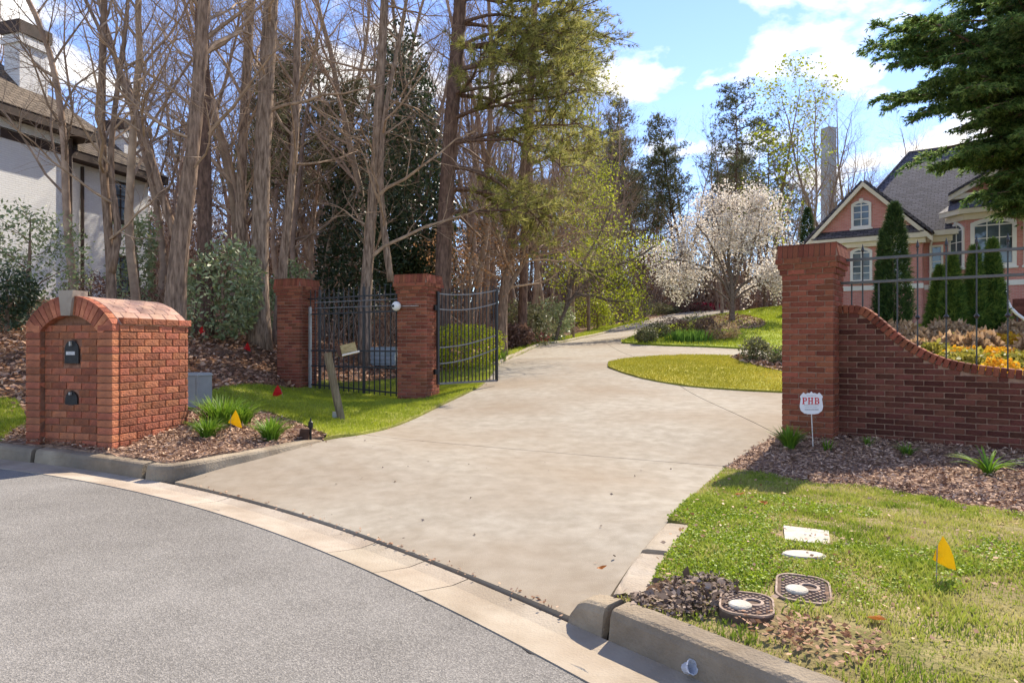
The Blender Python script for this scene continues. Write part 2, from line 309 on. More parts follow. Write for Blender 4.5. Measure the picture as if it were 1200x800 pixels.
        me.polygons.foreach_set('use_smooth', np.full(len(Q) + len(T), smooth))
        A = np.concatenate(s.A) if s.A else np.zeros(0)
        if A.any():
            at = me.attributes.new('rnd', 'FLOAT', 'POINT'); at.data.foreach_set('value', A.astype(np.float32))
        me.update(calc_edges=True)
        return me
    def obj(s, name, m, parent=None, smooth=False, loc=None, rot=None, boxuv=False):
        me = s.mesh(name, smooth); me.materials.append(MATS[m])
        if boxuv: box_uv(me)
        o = bpy.data.objects.new(name, me); link(o, parent)
        if loc is not None: o.location = loc
        if rot is not None: o.rotation_euler = rot
        return o
def box_uv(me):
    """metric UVs: horizontal run along the face / height or slope length"""
    uvl = me.uv_layers.new(name='UVMap')
    for p in me.polygons:
        n = p.normal; h = Vector((-n.y, n.x, 0))
        if h.length < 0.05: h = Vector((1, 0, 0))
        h.normalize(); v = n.cross(h); v = v if v.z >= 0 else -v
        for li in p.loop_indices:
            c = me.vertices[me.loops[li].vertex_index].co
            uvl.data[li].uv = (c.dot(h), c.dot(v))
def meshobj(name, me, m, parent=None, loc=(0, 0, 0), rot=(0, 0, 0), scale=(1, 1, 1)):
    if m and not me.materials: me.materials.append(MATS[m])
    o = bpy.data.objects.new(name, me); link(o, parent); o.location = loc; o.rotation_euler = rot; o.scale = scale
    return o
def copy_tree(o, parent=None):
    c = o.copy(); COL.objects.link(c); c.parent = parent
    for ch in list(o.children): copy_tree(ch, c)
    return c

# ------------------------------------------------------------------ land form
def px(u, v, Y):
    return np.array(((u - CX) / FPX * Y, Y, CAM_Z - (v - HV) / FPX * Y))
def zroad(x, y=0):
    x = np.asarray(x, float); t = np.minimum(x - 0.4, 0.0)
    return np.where(t > -9, -0.035 * t, 0.315)
def road_pt(u, v):
    Y = 5.0
    for _ in range(40): Y = (CAM_Z - float(zroad((u - CX) / FPX * Y))) * FPX / (v - HV)
    return np.array(((u - CX) / FPX * Y, Y))
# base line of the kerb / lip of the drive, as a smooth curve in plan
_g = np.array([road_pt(*p) for p in [(0, 538), (100, 549), (192, 565), (300, 592), (400, 624), (520, 665), (600, 697), (690, 738), (760, 770), (815, 800)]])
_gc = np.polyfit(_g[:, 0], _g[:, 1], 3)
_x0, _x1 = _g[0, 0], _g[-1, 0]
def gut_y(x):
    x = np.asarray(x, float); xc = np.clip(x, _x0, _x1); d = np.polyder(_gc)
    return np.polyval(_gc, xc) + (x - xc) * np.polyval(d, xc)
_xs = np.linspace(-14, 4.2, 700); GUT = np.stack([_xs, gut_y(_xs)], 1)
_s = np.concatenate([[0], np.cumsum(np.linalg.norm(np.diff(GUT, axis=0), axis=1))])
def resample(P, step):
    P = np.asarray(P, float); s = np.concatenate([[0], np.cumsum(np.linalg.norm(np.diff(P, axis=0), axis=1))])
    n = max(2, int(round(s[-1] / step)) + 1); t = np.linspace(0, s[-1], n)
    return np.stack([np.interp(t, s, P[:, i]) for i in range(P.shape[1])], 1)
def offset(P, d):
    """move a plan polyline sideways (positive = to its left)"""
    P = np.asarray(P, float); T = np.gradient(P, axis=0); T /= np.linalg.norm(T, axis=1, keepdims=True) + 1e-9
    return P + d * np.stack([-T[:, 1], T[:, 0]], 1)
GUT = resample(GUT, 0.12)
CP = [px(*p) for p in [
    (975, 515, 8.3), (921, 508, 8.6), (1200, 530, 7.4), (498, 468, 13), (351, 455, 14.9), (131, 527, 7.14), (221, 497, 8.2), (300, 482, 9.6), (400, 493, 9.9),
    (320, 462, 12.4), (250, 400, 15), (270, 450, 12.5), (250, 385, 17), (303, 405, 16), (30, 372, 16), (15, 452, 10.5), (10, 492, 9), (60, 350, 24),
    (410, 440, 17), (548, 459, 13.4), (584, 428, 18), (610, 415, 22), (660, 401, 29), (710, 390, 38), (760, 376, 50), (798, 367, 60), (855, 363.5, 72),
    (705, 427, 17), (830, 456, 13.3), (921, 459, 12.6), (840, 417, 19.3), (921, 418, 19), (727, 401, 26), (780, 404.5, 24), (870, 408, 23), (921, 411, 22.5),
    (858, 378, 31), (760, 388, 34), (817, 375, 46), (920, 360, 40), (560, 402, 26), (450, 402, 26), (300, 372, 32), (880, 545, 7.4)]]
CP += [np.array(p) for p in [(-20, 10, 1.0), (-26, 26, 4.2), (-14, 40, 4.6), (0, 60, 4.0), (20, 34, 2.5), (34, 38, 3.2), (28, 55, 4.6), (10, 100, 7), (-60, 60, 8), (70, 60, 5), (-60, 10, 3), (60, 12, 1.5),
      (40, 120, 8), (-40, 130, 9), (-90, 130, 11), (100, 130, 9), (7.5, 12.5, 0.7), (12, 16, 1.2), (9, 6, 0.25), (11, 9, 0.45)]]
CP += [np.array((p[0], p[1], float(zroad(p[0])) + 0.15)) for p in GUT[::14]]
CP += [np.array((p[0] + 1.3, p[1] + 0.9, 0.19 + float(zroad(p[0])))) for p in GUT[::20] if p[0] > 0.3]
CP = np.array(CP)
def _tps(d2): return 0.5 * d2 * np.log(d2 + 1e-9)
def _fit(C, lam=0.06):
    n = len(C); d2 = ((C[:, None, :2] - C[None, :, :2]) ** 2).sum(-1)
    K = _tps(d2) + lam * np.eye(n); Pm = np.column_stack([np.ones(n), C[:, :2]])
    A = np.block([[K, Pm], [Pm.T, np.zeros((3, 3))]])
    return np.linalg.solve(A, np.concatenate([C[:, 2], np.zeros(3)]))
_W = _fit(CP)
def H(x, y):
    x = np.asarray(x, float); y = np.asarray(y, float); sh = x.shape; x = x.ravel(); y = y.ravel()
    xc = np.clip(x, -95, 105); yc = np.clip(y, -6, 135)
    out = np.empty(len(x))
    for i in range(0, len(x), 40000):
        X, Y = xc[i:i + 40000], yc[i:i + 40000]
        d2 = (X[:, None] - CP[None, :, 0]) ** 2 + (Y[:, None] - CP[None, :, 1]) ** 2
        out[i:i + 40000] = _tps(d2) @ _W[:len(CP)] + _W[-3] + _W[-2] * X + _W[-1] * Y
    return out.reshape(sh)
def Hs(x, y): return float(H(np.array([x]), np.array([y]))[0])
_Yr = np.concatenate([np.arange(2, 20, 0.02), np.arange(20, 130, 0.1)])
def P(u, v, Ymin=2.0):
    """pixel -> the point of the land seen there (plan x, y)"""
    X = (u - CX) / FPX * _Yr; z = CAM_Z - (v - HV) / FPX * _Yr
    ok = np.nonzero((z <= H(X, _Yr)) & (_Yr >= Ymin))[0]
    Y = _Yr[ok[0]] if len(ok) else 120.0
    return np.array(((u - CX) / FPX * Y, Y))
def gut_dist(x, y):
    x = np.asarray(x, float); y = np.asarray(y, float); out = np.full(x.shape, 99.0)
    for p in GUT[::2]: out = np.minimum(out, np.hypot(x - p[0], y - p[1]))
    return out
def sstep(t): t = np.clip(t, 0, 1); return t * t * (3 - 2 * t)
def HD(x, y):
    return H(x, y) - 0.02 - 0.115 * (1 - sstep(gut_dist(x, y) / 2.3))
def inpoly(x, y, poly):
    x = np.asarray(x); y = np.asarray(y); r = np.zeros(x.shape, bool); n = len(poly)
    for i in range(n):
        x0, y0 = poly[i]; x1, y1 = poly[(i + 1) % n]
        if y0 == y1: continue
        c = ((y0 > y) != (y1 > y)) & (x < (x1 - x0) * (y - y0) / (y1 - y0) + x0); r ^= c
    return r
def smooth_closed(P_, it=2):
    P_ = np.asarray(P_, float)
    for _ in range(it):
        Qn = np.roll(P_, -1, 0); P_ = np.stack([0.75 * P_ + 0.25 * Qn, 0.25 * P_ + 0.75 * Qn], 1).reshape(-1, 2)
    return P_
def smooth_open(P_, it=2):
    P_ = np.asarray(P_, float)
    for _ in range(it):
        a, b = P_[:-1], P_[1:]; m = np.stack([0.75 * a + 0.25 * b, 0.25 * a + 0.75 * b], 1).reshape(-1, 2)
        P_ = np.vstack([P_[:1], m, P_[-1:]])
    return P_
def drape(name, poly, zfun, m, step=0.5, skirt=0.12, parent=None, edge=None, noise=0.0):
    """a sheet laid over the land inside a plan polygon, with a short skirt round its edge"""
    poly = resample(np.vstack([poly, poly[:1]]), edge or step)[:-1]
    lo, hi = poly.min(0), poly.max(0)
    gx, gy = np.meshgrid(np.arange(lo[0], hi[0], step), np.arange(lo[1], hi[1], step)); gx = gx.ravel(); gy = gy.ravel()
    k = inpoly(gx, gy, poly); gx, gy = gx[k], gy[k]
    if len(gx):
        d = np.full(len(gx), 9e9)
        for p in poly: d = np.minimum(d, (gx - p[0]) ** 2 + (gy - p[1]) ** 2)
        k = d > (0.4 * step) ** 2; gx, gy = gx[k], gy[k]
    pts = [Vector((float(a), float(b))) for a, b in poly] + [Vector((float(a), float(b))) for a, b in zip(gx, gy)]
    n = len(poly)
    r = delaunay_2d_cdt(pts, [(i, (i + 1) % n) for i in range(n)], [list(range(n))], 1, 1e-5)
    V2 = np.array([(v.x, v.y) for v in r[0]]); F = [f for f in r[2] if len(f) == 3]
    z = zfun(V2[:, 0], V2[:, 1])
    if noise: z = z + noise * (rng.random(len(z)) - 0.5)
    V = np.column_stack([V2, z]); T = np.array(F)
    c = np.cross(V[T[:, 1]] - V[T[:, 0]], V[T[:, 2]] - V[T[:, 0]])[:, 2] < 0; T[c] = T[c][:, ::-1]
    acc = Acc(); acc.add(V, T=T)
    if skirt:
        E = {}
        for t in T:
            for a, b in ((t[0], t[1]), (t[1], t[2]), (t[2], t[0])):
                if (b, a) in E: del E[(b, a)]
                else: E[(a, b)] = 1
        E = np.array(list(E)); Va = V[E[:, 0]]; Vb = V[E[:, 1]]; dn = np.array((0, 0, skirt)); m_ = len(E)
        VV = np.vstack([Va, Vb, Vb - dn, Va - dn]); i = np.arange(m_)
        acc.add(VV, Q=np.stack([i, i + 3 * m_, i + 2 * m_, i + m_], 1))
    return acc.obj(name, m, parent, smooth=False)
def clip_half(poly, p, nrm):
    out = []; n = len(poly)
    for i in range(n):
        a, b = poly[i], poly[(i + 1) % n]; da = (a - p) @ nrm; db = (b - p) @ nrm
        if da >= 0: out.append(a)
        if (da >= 0) != (db >= 0): out.append(a + (b - a) * da / (da - db))
    return np.array(out)
# ================================================================== THE SETTING
def PD(u, v):
    X = (u - CX) / FPX * _Yr; z = CAM_Z - (v - HV) / FPX * _Yr
    ok = np.nonzero(z <= HD(X, _Yr))[0]; Y = _Yr[ok[0]] if len(ok) else 120.0
    return np.array(((u - CX) / FPX * Y, Y))
GW = 0.37                                              # width of the gutter pan
# asphalt road
inner = offset(GUT, -GW); ang = np.interp(np.arange(len(inner)), np.linspace(0, len(inner), 160), rng.normal(0, 0.022, 160))
inner = inner + np.stack([ang, ang], 1)
road_poly = np.vstack([inner, [(9, -3), (9, -14), (-18, -14), (-18, inner[0][1] + 0.8)]])
road = drape('road', road_poly, lambda x, y: zroad(x) + 0.004, 'asphalt', step=0.6, edge=0.07, skirt=0.05); tag(road, kind='structure')
# gutter pan in cast lengths
gr = empty('gutter'); tag(gr, kind='structure')
cuts = [GUT[0][0], -9.2, -6.6, float(road_pt(150, 560)[0]), float(road_pt(252, 592)[0]), float(road_pt(430, 650)[0]), float(road_pt(490, 675)[0]), float(road_pt(545, 696)[0]), 1.2, 4.2]
for a, b in zip(cuts[:-1], cuts[1:]):
    xx = np.linspace(a + 0.003, b - 0.003, max(4, int((b - a) / 0.08))); seg = np.stack([xx, gut_y(xx)], 1); n = len(seg)
    rows = []
    for d, dz in ((0.0, -0.1), (0.0, 0.0), (-0.12, -0.012), (-0.24, -0.004), (-GW - 0.02, 0.010), (-GW - 0.02, -0.1)):
        q = offset(seg, d); rows.append(np.column_stack([q, zroad(q[:, 0]) + dz]))
    V = np.vstack(rows); m_ = len(rows); Q = [(j * n + i, (j + 1) * n + i, (j + 1) * n + i + 1, j * n + i + 1) for j in range(m_ - 1) for i in range(n - 1)]
    A_ = Acc(); A_.add(V, Q=Q); A_.obj('gutter_slab', 'gutter', gr)
sub = drape('gutter_bed', np.vstack([offset(GUT, 0.16), offset(GUT, -GW - 0.1)[::-1]]), lambda x, y: zroad(x) - 0.03, 'dark_gap', step=0.4, edge=0.3, skirt=0, parent=gr)

# driveway
corner = road_pt(192, 565)
left_px = [(262, 548), (346, 527), (383, 515.5), (433, 509), (483, 492), (525, 471), (554, 459), (572, 445), (584, 428), (610, 415), (660, 401), (710, 390), (760, 376), (798, 367.5), (855, 364)]
right_px = [(690, 731), (715, 700), (735, 667), (770, 628), (800, 592), (850, 547), (880, 527), (905, 516), (940, 499)]
LE = smooth_open(np.array([PD(*p) for p in left_px]), 2); RE = smooth_open(np.array([PD(*p) for p in right_px]), 2)
far_px = [(855, 366), (817, 375), (790, 381), (760, 388), (740, 396), (727, 401.5), (752, 403.5), (780, 405), (870, 408.5), (921, 411)]
FE = np.array([P(*p) for p in far_px])
lip = GUT[(GUT[:, 0] > corner[0] + 0.02) & (GUT[:, 0] < RE[0][0] - 0.05)]; lip = offset(lip, 0.03)
drive_poly = np.vstack([lip[:1], LE, FE, [(12, 23), (12, 15), (8, 11.2), (5.6, 9.9)], RE[::-1], lip[::-1][:-1]])
dr = empty('driveway'); tag(dr, kind='structure')
j1a, j1b = PD(452, 512), PD(770, 540); t1 = (j1b - j1a) / np.linalg.norm(j1b - j1a); n1 = np.array((-t1[1], t1[0]))
j2a, j2b = PD(797, 452), PD(836, 473); t2 = (j2b - j2a) / np.linalg.norm(j2b - j2a); n2 = np.array((-t2[1], t2[0]))
G = 0.007
apron = clip_half(drive_poly, j1a - n1 * G, -n1); upper = clip_half(drive_poly, j1a + n1 * G, n1)
near_r = clip_half(upper, j2a - n2 * G, -n2); near_l = clip_half(upper, j2a + n2 * G, n2)
for pl in (apron, near_r, near_l):
    if len(pl) > 3: drape('slab', pl, HD, 'concrete', step=0.55, edge=0.22, skirt=0.08, parent=dr)
drape('joint_bed', clip_half(clip_half(drive_poly, np.array((0, 30.0)), np.array((0, -1.0))), np.array((-9.0, 0)), np.array((1.0, 0))), lambda x, y: HD(x, y) - 0.035, 'dark_gap', step=0.55, edge=0.4, skirt=0, parent=dr)

# ground: one sheet out to the horizon
def ground():
    def axis(lo, hi, d0, g, c):
        a = [c]; d = d0
        while a[-1] < hi: a.append(a[-1] + d); d = d0 if abs(a[-1] - c) < 14 else d * g
        b = [c]; d = d0
        while b[-1] > lo: b.append(b[-1] - d); d = d0 if abs(b[-1] - c) < 14 else d * g
        return np.array(b[::-1] + a[1:])
    xs = axis(-1500, 1500, 0.55, 1.09, -2); ys = axis(-40, 2500, 0.55, 1.07, 12)
    X, Y = np.meshgrid(xs, ys); Z = H(X, Y) - 0.06
    far = np.hypot(X, Y) > 140; Z = np.where(far, Z * np.clip(1.6 - np.hypot(X, Y) / 230, 0.3, 1), Z)
    Z -= np.where(Y < gut_y(X) + 0.75, 0.55, 0)
    Z -= np.where(inpoly(X.ravel(), Y.ravel(), drive_poly).reshape(X.shape), 0.32, 0)
    ny, nx = X.shape; idx = np.arange(nx * ny).reshape(ny, nx)
    A_ = Acc(); A_.add(np.stack([X, Y, Z], -1).reshape(-1, 3), Q=np.stack([idx[:-1, :-1], idx[:-1, 1:], idx[1:, 1:], idx[1:, :-1]], -1).reshape(-1, 4))
    tag(A_.obj('ground', 'leaf_soil', smooth=True), kind='structure')
ground()

# kerbs
def kerb_seg(parent, path, zb, h, w=0.15, name='kerb_length', m='kerb'):
    n = len(path); h = np.broadcast_to(h, (n,)); rows = []
    for d, f, dz in ((-0.004, 0, -0.12), (0.0, 0, 0.0), (0.014, 0.72, 0), (0.028, 0.93, 0), (0.05, 1, 0), (w - 0.02, 1, 0.004), (w, 0.96, 0.0), (w, 0, -0.12)):
        q = offset(path, d); rows.append(np.column_stack([q, zb + f * h + dz + (rng.normal(0, 0.0015, n) if f else 0)]))
    V = np.vstack(rows); m_ = len(rows)
    Q = [(j * n + i, j * n + i + 1, (j + 1) * n + i + 1, (j + 1) * n + i) for j in range(m_ - 1) for i in range(n - 1)]
    A_ = Acc(); A_.add(V, Q=Q); c0 = A_.n
    for e in (0, n - 1):
        ids = [j * n + e for j in range(m_)]; Vc = V[ids]; A_.add(np.vstack([Vc, Vc.mean(0)]), T=[((i + 1, i, m_) if e == 0 else (i, i + 1, m_)) for i in range(m_ - 1)])
    return A_.obj(name, m, parent)
kr = empty('kerb'); tag(kr, kind='structure')
lk = GUT[GUT[:, 0] < corner[0] - 0.30]
ret = np.array([PD(*p) for p in [(232, 556), (262, 548), (300, 539), (346, 527), (383, 516.5)]])
path = resample(smooth_open(np.vstack([lk[::6], corner[None] + [(-0.06, 0.02)], ret]), 3), 0.06)
s_ = np.concatenate([[0], np.cumsum(np.linalg.norm(np.diff(path, axis=0), axis=1))])
ic = int(np.argmin(np.hypot(path[:, 0] - corner[0], path[:, 1] - corner[1]))); sc_ = s_[ic]
hh = np.where(s_ < sc_, 0.14, np.interp(s_, [sc_, sc_ + 0.5, s_[-1] - 0.3, s_[-1]], [0.14, 0.12, 0.06, 0.02]))
bl = sstep((s_ - sc_ + 0.2) / 0.5); zb = zroad(path[:, 0]) * (1 - bl) + (HD(path[:, 0], path[:, 1]) - 0.012) * bl
brk = [0.0, 3.0, 6.0, sc_ - 1.9, sc_ - 0.28, s_[-1]]
for a, b in zip(brk[:-1], brk[1:]):
    k = (s_ >= a + 0.004) & (s_ <= b - 0.004)
    if k.sum() > 2: kerb_seg(kr, path[k], zb[k], hh[k])
LKERB = path
_xk = np.arange(RE[0][0] - 0.10, 4.2, 0.03); rk = np.stack([_xk, gut_y(_xk)], 1); s2 = np.concatenate([[0], np.cumsum(np.linalg.norm(np.diff(rk, axis=0), axis=1))])
h2 = np.interp(s2, [0, 0.03, 0.07, 0.16, 0.25, 9], [0.05, 0.10, 0.13, 0.145, 0.15, 0.15])
for a, b in ((0, 0.235), (0.245, 3.0), (3.01, 9)):
    k = (s2 >= a) & (s2 <= b); seg = rk[k]
    if len(seg) > 2: kerb_seg(kr, seg, zroad(seg[:, 0]) - 0.002, h2[k], w=0.17)
RKERB = rk
rs = resample(smooth_open(np.array([PD(*p) for p in [(716, 702), (732, 673), (752, 645), (779, 616)]]), 2), 0.06)[::-1]
kk = len(rs) // 2
for q in (rs[:kk], rs[kk + 0:]): kerb_seg(kr, q, HD(q[:, 0], q[:, 1]) - 0.006, np.interp(np.linspace(0, 1, len(q)), [0, 1], [0.03, 0.035]), w=0.19, name='edging_length', m='gutter')
vk = resample(LE[(LE[:, 1] > 17.5)], 0.5)              # low kerb along the far drive
kerb_seg(kr, vk, HD(vk[:, 0], vk[:, 1]) - 0.01, 0.09, w=0.16, m='gutter')

# mulch, lawns and verges
back = offset(LKERB, 0.16)
mul_back = [(383, 511), (350, 497), (300, 481), (245, 473), (222, 482), (170, 480), (60, 484), (28, 500)]
mulch_poly = np.vstack([back[back[:, 0] > -6.2], [P(*p) for p in mul_back]])
tag(drape('mulch_bed', mulch_poly, lambda x, y: H(x, y) - 0.012, 'mulch', step=0.16, edge=0.12, noise=0.035), kind='structure')
lawn_px = [(760, 372), (700, 384), (640, 398), (606, 408), (585, 416), (560, 425), (520, 436), (470, 443), (380, 446), (310, 452), (265, 454), (238, 462), (232, 476), (262, 474), (305, 480), (352, 496), (386, 511)]
LEl = offset(LE, 0.005); LEl = LEl[(LEl[:, 1] > P(386, 512)[1] - 0.2) & (LEl[:, 1] < 50)]
lawn_poly = np.vstack([LEl, [P(*p) for p in lawn_px]])
tag(drape('lawn', lawn_poly, lambda x, y: H(x, y) + 0.012, 'lawn_soil', step=0.3, edge=0.16, noise=0.02), kind='structure')
bl_ = back[back[:, 0] < -5.45][::3]
lawn2_poly = np.vstack([bl_, [P(33, 492), P(20, 470), P(-10, 466), (-9.5, 12.4), (-14, 13.6)]])
tag(drape('lawn', lawn2_poly, lambda x, y: H(x, y) + 0.012, 'lawn_soil', step=0.3, edge=0.16, noise=0.02), kind='structure')
mul_front = [(850, 549), (885, 553), (940, 566), (1010, 571), (1100, 588), (1200, 604), (1400, 640)]
MF = np.array([P(*p) for p in mul_front])
rb = offset(RKERB, 0.165); REo = offset(RE[::-1], 0.01)
re_v = np.vstack([offset(rs, 0.183)[::1][::-1], RE[(RE[:, 1] > rs[0][1]) & (RE[:, 1] < MF[0][1])]])
verge_poly = np.vstack([rb[rb[:, 0] > RE[0][0] + 0.14][::-1][::3], re_v, MF, [(9, 5.0)]])
verge_poly = verge_poly[np.concatenate([[True], np.linalg.norm(np.diff(verge_poly, axis=0), axis=1) > 1e-3])]
def HV_(x, y):
    x = np.asarray(x, float); y = np.asarray(y, float); d = np.full(x.shape, 9.0)
    for p in resample(RE, 0.1): d = np.minimum(d, np.hypot(x - p[0], y - p[1]))
    h = H(x, y); k = np.maximum(0, 1 - sstep((d - 0.15) / 0.5)); kb = 1 - sstep((gut_dist(x, y) - 0.17) / 0.3)
    return h + 0.006 - (h - HD(x, y) - 0.012) * k * (1 - kb) - 0.03 * kb
tag(drape('verge', verge_poly, HV_, 'verge_soil', step=0.16, edge=0.1, noise=0.022), kind='structure')
re_m = RE[(RE[:, 1] >= MF[0][1] - 0.05)]
rmul_poly = np.vstack([MF[::-1], re_m, [(4.3, 8.95), (5.2, 8.4), (9, 7.0)]])
tag(drape('mulch_bed', rmul_poly, lambda x, y: H(x, y) - 0.012, 'mulch', step=0.16, edge=0.12, noise=0.035), kind='structure')
is1_px = [(704.5, 427), (735, 420), (790, 416.5), (839, 416.5), (900, 419.5), (960, 426), (1015, 436), (1010, 452), (960, 461), (921, 459), (850, 455.5), (790, 450), (740, 440)]
is1 = smooth_closed(np.array([P(*p) for p in is1_px]), 1)
tag(drape('lawn', is1, lambda x, y: H(x, y) + 0.015, 'island_turf', step=0.4, edge=0.25, noise=0.015), kind='structure')
is2 = np.vstack([FE[:10], [(10.4, 22.2), (14, 24), (22, 25), (36, 30), (40, 52), (27, 66)]])
tag(drape('lawn', is2, lambda x, y: H(x, y) + 0.05, 'bright_turf', step=0.8, edge=0.5, noise=0.03), kind='structure')
tree_mulch = smooth_closed(np.array([P(*p) for p in [(812, 388), (815, 378), (835, 371), (870, 370), (898, 378), (895, 386), (860, 388)]]), 2)
tag(drape('mulch_bed', tree_mulch, lambda x, y: H(x, y) + 0.08, 'mulch', step=0.3, noise=0.05), kind='structure')
pm = smooth_closed(np.array([P(*p) for p in [(852, 419), (878, 420), (915, 424), (960, 430), (985, 441), (940, 440), (905, 434), (875, 427)]]), 2)
tag(drape('mulch_bed', pm, lambda x, y: H(x, y) + 0.045, 'mulch', step=0.2, noise=0.04), kind='structure')
def HB(x, y):
    t = 0.93 + 0.082 * (y - 8.6); h = H(x, y); k = sstep((x - 4.75 - (y - 8.5) * 0.42) / 1.0)
    return h + (np.maximum(t, h) - h) * k + 0.03
bed_poly = np.array([(4.7, 8.75), (6.5, 8.12), (9.2, 7.2), (15, 9.5), (16, 21), (10, 20.4), (8.4, 16.5), (6.1, 11.5)])
tag(drape('flower_bed', bed_poly, HB, 'mulch', step=0.3, noise=0.04, skirt=0.5), kind='structure')
# ================================================================== MASONRY
BR = {}
def brick_meshes(key, L_, D_, H_, m, n=6, jit=0.0022, ch=0.004):
    """a few uneven bricks of one size (origin at the centre), shared by all bricks of that kind"""
    if key in BR: return BR[key]
    out = []
    for i in range(n):
        bm = bmesh.new(); bmesh.ops.create_cube(bm, size=1.0)
        for v in bm.verts:
            v.co = Vector((v.co.x * L_, v.co.y * D_, v.co.z * H_)) + Vector((random.uniform(-1, 1), random.uniform(-1, 1), random.uniform(-1, 1))) * jit
        bmesh.ops.bevel(bm, geom=list(bm.edges), offset=ch, segments=1, affect='EDGES')
        me = bpy.data.meshes.new('brick'); bm.to_mesh(me); bm.free(); me.materials.append(MATS[m]); out.append(me)
    BR[key] = out
    return out
def put(meshes, parent, loc, rot=(0, 0, 0), name='brick', wob=0.006, scale=(1, 1, 1)):
    o = bpy.data.objects.new(name, random.choice(meshes)); link(o, parent)
    o.location = loc; o.rotation_euler = (rot[0] + random.gauss(0, wob * 0.5), rot[1] + random.gauss(0, wob * 0.5), rot[2] + random.gauss(0, wob)); o.scale = scale
    return o

# ---------- brick mailbox housing
def mailbox():
    W, D, C, J = 1.19, 1.09, 0.0775, 0.011
    near = px(131.6, 527, 7.14)
    t = empty('brick_mailbox', (near[0], near[1], near[2] - 0.10), R(-16), 'orange brick mailbox housing with barrel top and two black letter doors', 'mailbox')
    nC = 18; z0 = 0.10 - 1.5 * C + C; top = z0 + nC * C   # bottom of first course just below the mulch
    z0 = 0.02
    rec = 0.055
    core = Acc()
    core.box((-W + 0.012, 0.09 + rec, -0.1), (-0.012, D - 0.012, z0 + nC * C))
    core.box((-W + 0.012, 0.012, -0.1), (-W + 0.2, 0.2, z0 + nC * C)); core.box((-0.2, 0.012, -0.1), (-0.012, 0.2, z0 + nC * C))
    core.box((-W + 0.19, rec + 0.012, -0.1), (-0.19, 0.3, z0 + nC * C))
    Ro = 0.726; cz = z0 + nC * C + 0.31 - Ro; th = math.asin(W / 2 / Ro)
    arc = [(-W / 2 + (Ro - 0.07) * math.sin(a), cz + (Ro - 0.07) * math.cos(a)) for a in np.linspace(-th, th, 20)]
    core.prism([(-W + 0.03, z0 + nC * C - 0.02)] + arc + [(-0.03, z0 + nC * C - 0.02)], 0.10, D - 0.012)
    core.obj('mortar', 'brick_orange_joint', t)
    full = brick_meshes('o_full', 0.205 - J, 0.095, C - J, 'brick_orange'); half = brick_meshes('o_half', 0.1025 - J, 0.095, C - J, 'brick_orange')
    stuff = Acc()
    openings = [(-W / 2 - 0.135, -W / 2 + 0.11, z0 + 12.3 * C, z0 + 16.2 * C), (-W / 2 - 0.125, -W / 2 + 0.09, z0 + 6.6 * C, z0 + 9.0 * C)]
    for c in range(nC):
        z = z0 + (c + 0.5) * C
        put(full, t, (-W + 0.1025, 0.0475, z)); put(full, t, (-0.1025, 0.0475, z))          # stack-bonded pilasters
        x = -W + 0.205; end = -0.205; first = 0.1025 if c % 2 else 0.205                      # recessed panel
        while x < end - 0.02:
            l = min(first, end - x); first = 0.205
            xc = x + l / 2
            cov = [o for o in openings if z > o[2] and z < o[3] and x + l > o[0] and x < o[1]]
            if not cov and l > 0.03:
                put(full, t, (xc, rec + 0.0475, z), scale=((l - J) / (0.205 - J), 1, 1))
            elif cov:
                for a, b in ((x, cov[0][0]), (cov[0][1], x + l)):
                    if b - a > 0.03: put(full, t, ((a + b) / 2, rec + 0.0475, z), scale=((b - a - 0.004) / (0.205 - J), 1, 1))
            x += l
        y = 0.0; first = 0.1025 if c % 2 else 0.205                                           # right flank
        y = 0.0955
        first = 0.13 if c % 2 else 0.23
        while y < D - 0.02:
            l = min(first, D - y); first = 0.205
            if l > 0.03: put(full, t, (-0.0475, y + l / 2, z), rot=(0, 0, R(90)), wob=0.012, scale=((l - J) / (0.205 - J), 1, 1))
            y += l
        for k in range(5): stuff.box((-W, 0.1 + 0.2 * k, z - 0.033), (-W + 0.09, 0.29 + 0.2 * k, z + 0.033))
        for k in range(5): stuff.box((-W + 0.1 + 0.2 * k, D - 0.09, z - 0.033), (-W + 0.29 + 0.2 * k, D, z + 0.033))
    tag(stuff.obj('brick_backing', 'brick_orange', t), kind='stuff')
    # eave course along the flanks, voussoirs, keystone, barrel roof
    zt = z0 + nC * C
    for k in range(5):
        put(full, t, (-0.03, 0.13 + 0.2 * k + 0.09, zt - C * 0.5 + C * 1.0), rot=(0, 0, R(90)))
        put(full, t, (-W + 0.03, 0.13 + 0.2 * k + 0.09, zt + C * 0.5), rot=(0, 0, R(90)))
    Rm = Ro - 0.1; nV = 17
    vo = []
    for i in range(3):
        h = 0.098; r0, r1 = Ro - 0.205, Ro; hw0 = th / nV * r0 - 0.004; hw1 = th / nV * r1 - 0.004; A_ = Acc()
        q = lambda: random.uniform(-0.002, 0.002)
        A_.hexa([(-hw0 + q(), -h / 2 + q(), r0), (hw0 + q(), -h / 2 + q(), r0), (hw0, h / 2, r0), (-hw0, h / 2, r0), (-hw1 + q(), -h / 2 + q(), r1), (hw1 + q(), -h / 2 + q(), r1), (hw1, h / 2, r1), (-hw1, h / 2, r1)])
        me = A_.mesh('arch_brick'); me.materials.append(MATS['brick_orange']); vo.append(me)
    for i in range(nV):
        a = -th + (i + 0.5) * 2 * th / nV
        if i == nV // 2: continue
        o = bpy.data.objects.new('arch_brick', random.choice(vo)); link(o, t); o.location = (-W / 2, 0.05, cz); o.rotation_euler = (0, a, 0)
    A_ = Acc(); ks = [(-0.062, -0.215), (0.062, -0.215), (0.10, 0.055), (-0.10, 0.055)]
    A_.prism([(-W / 2 + x, cz + Ro + z) for x, z in ks], -0.03, 0.16); A_.obj('keystone', 'keystone', t)
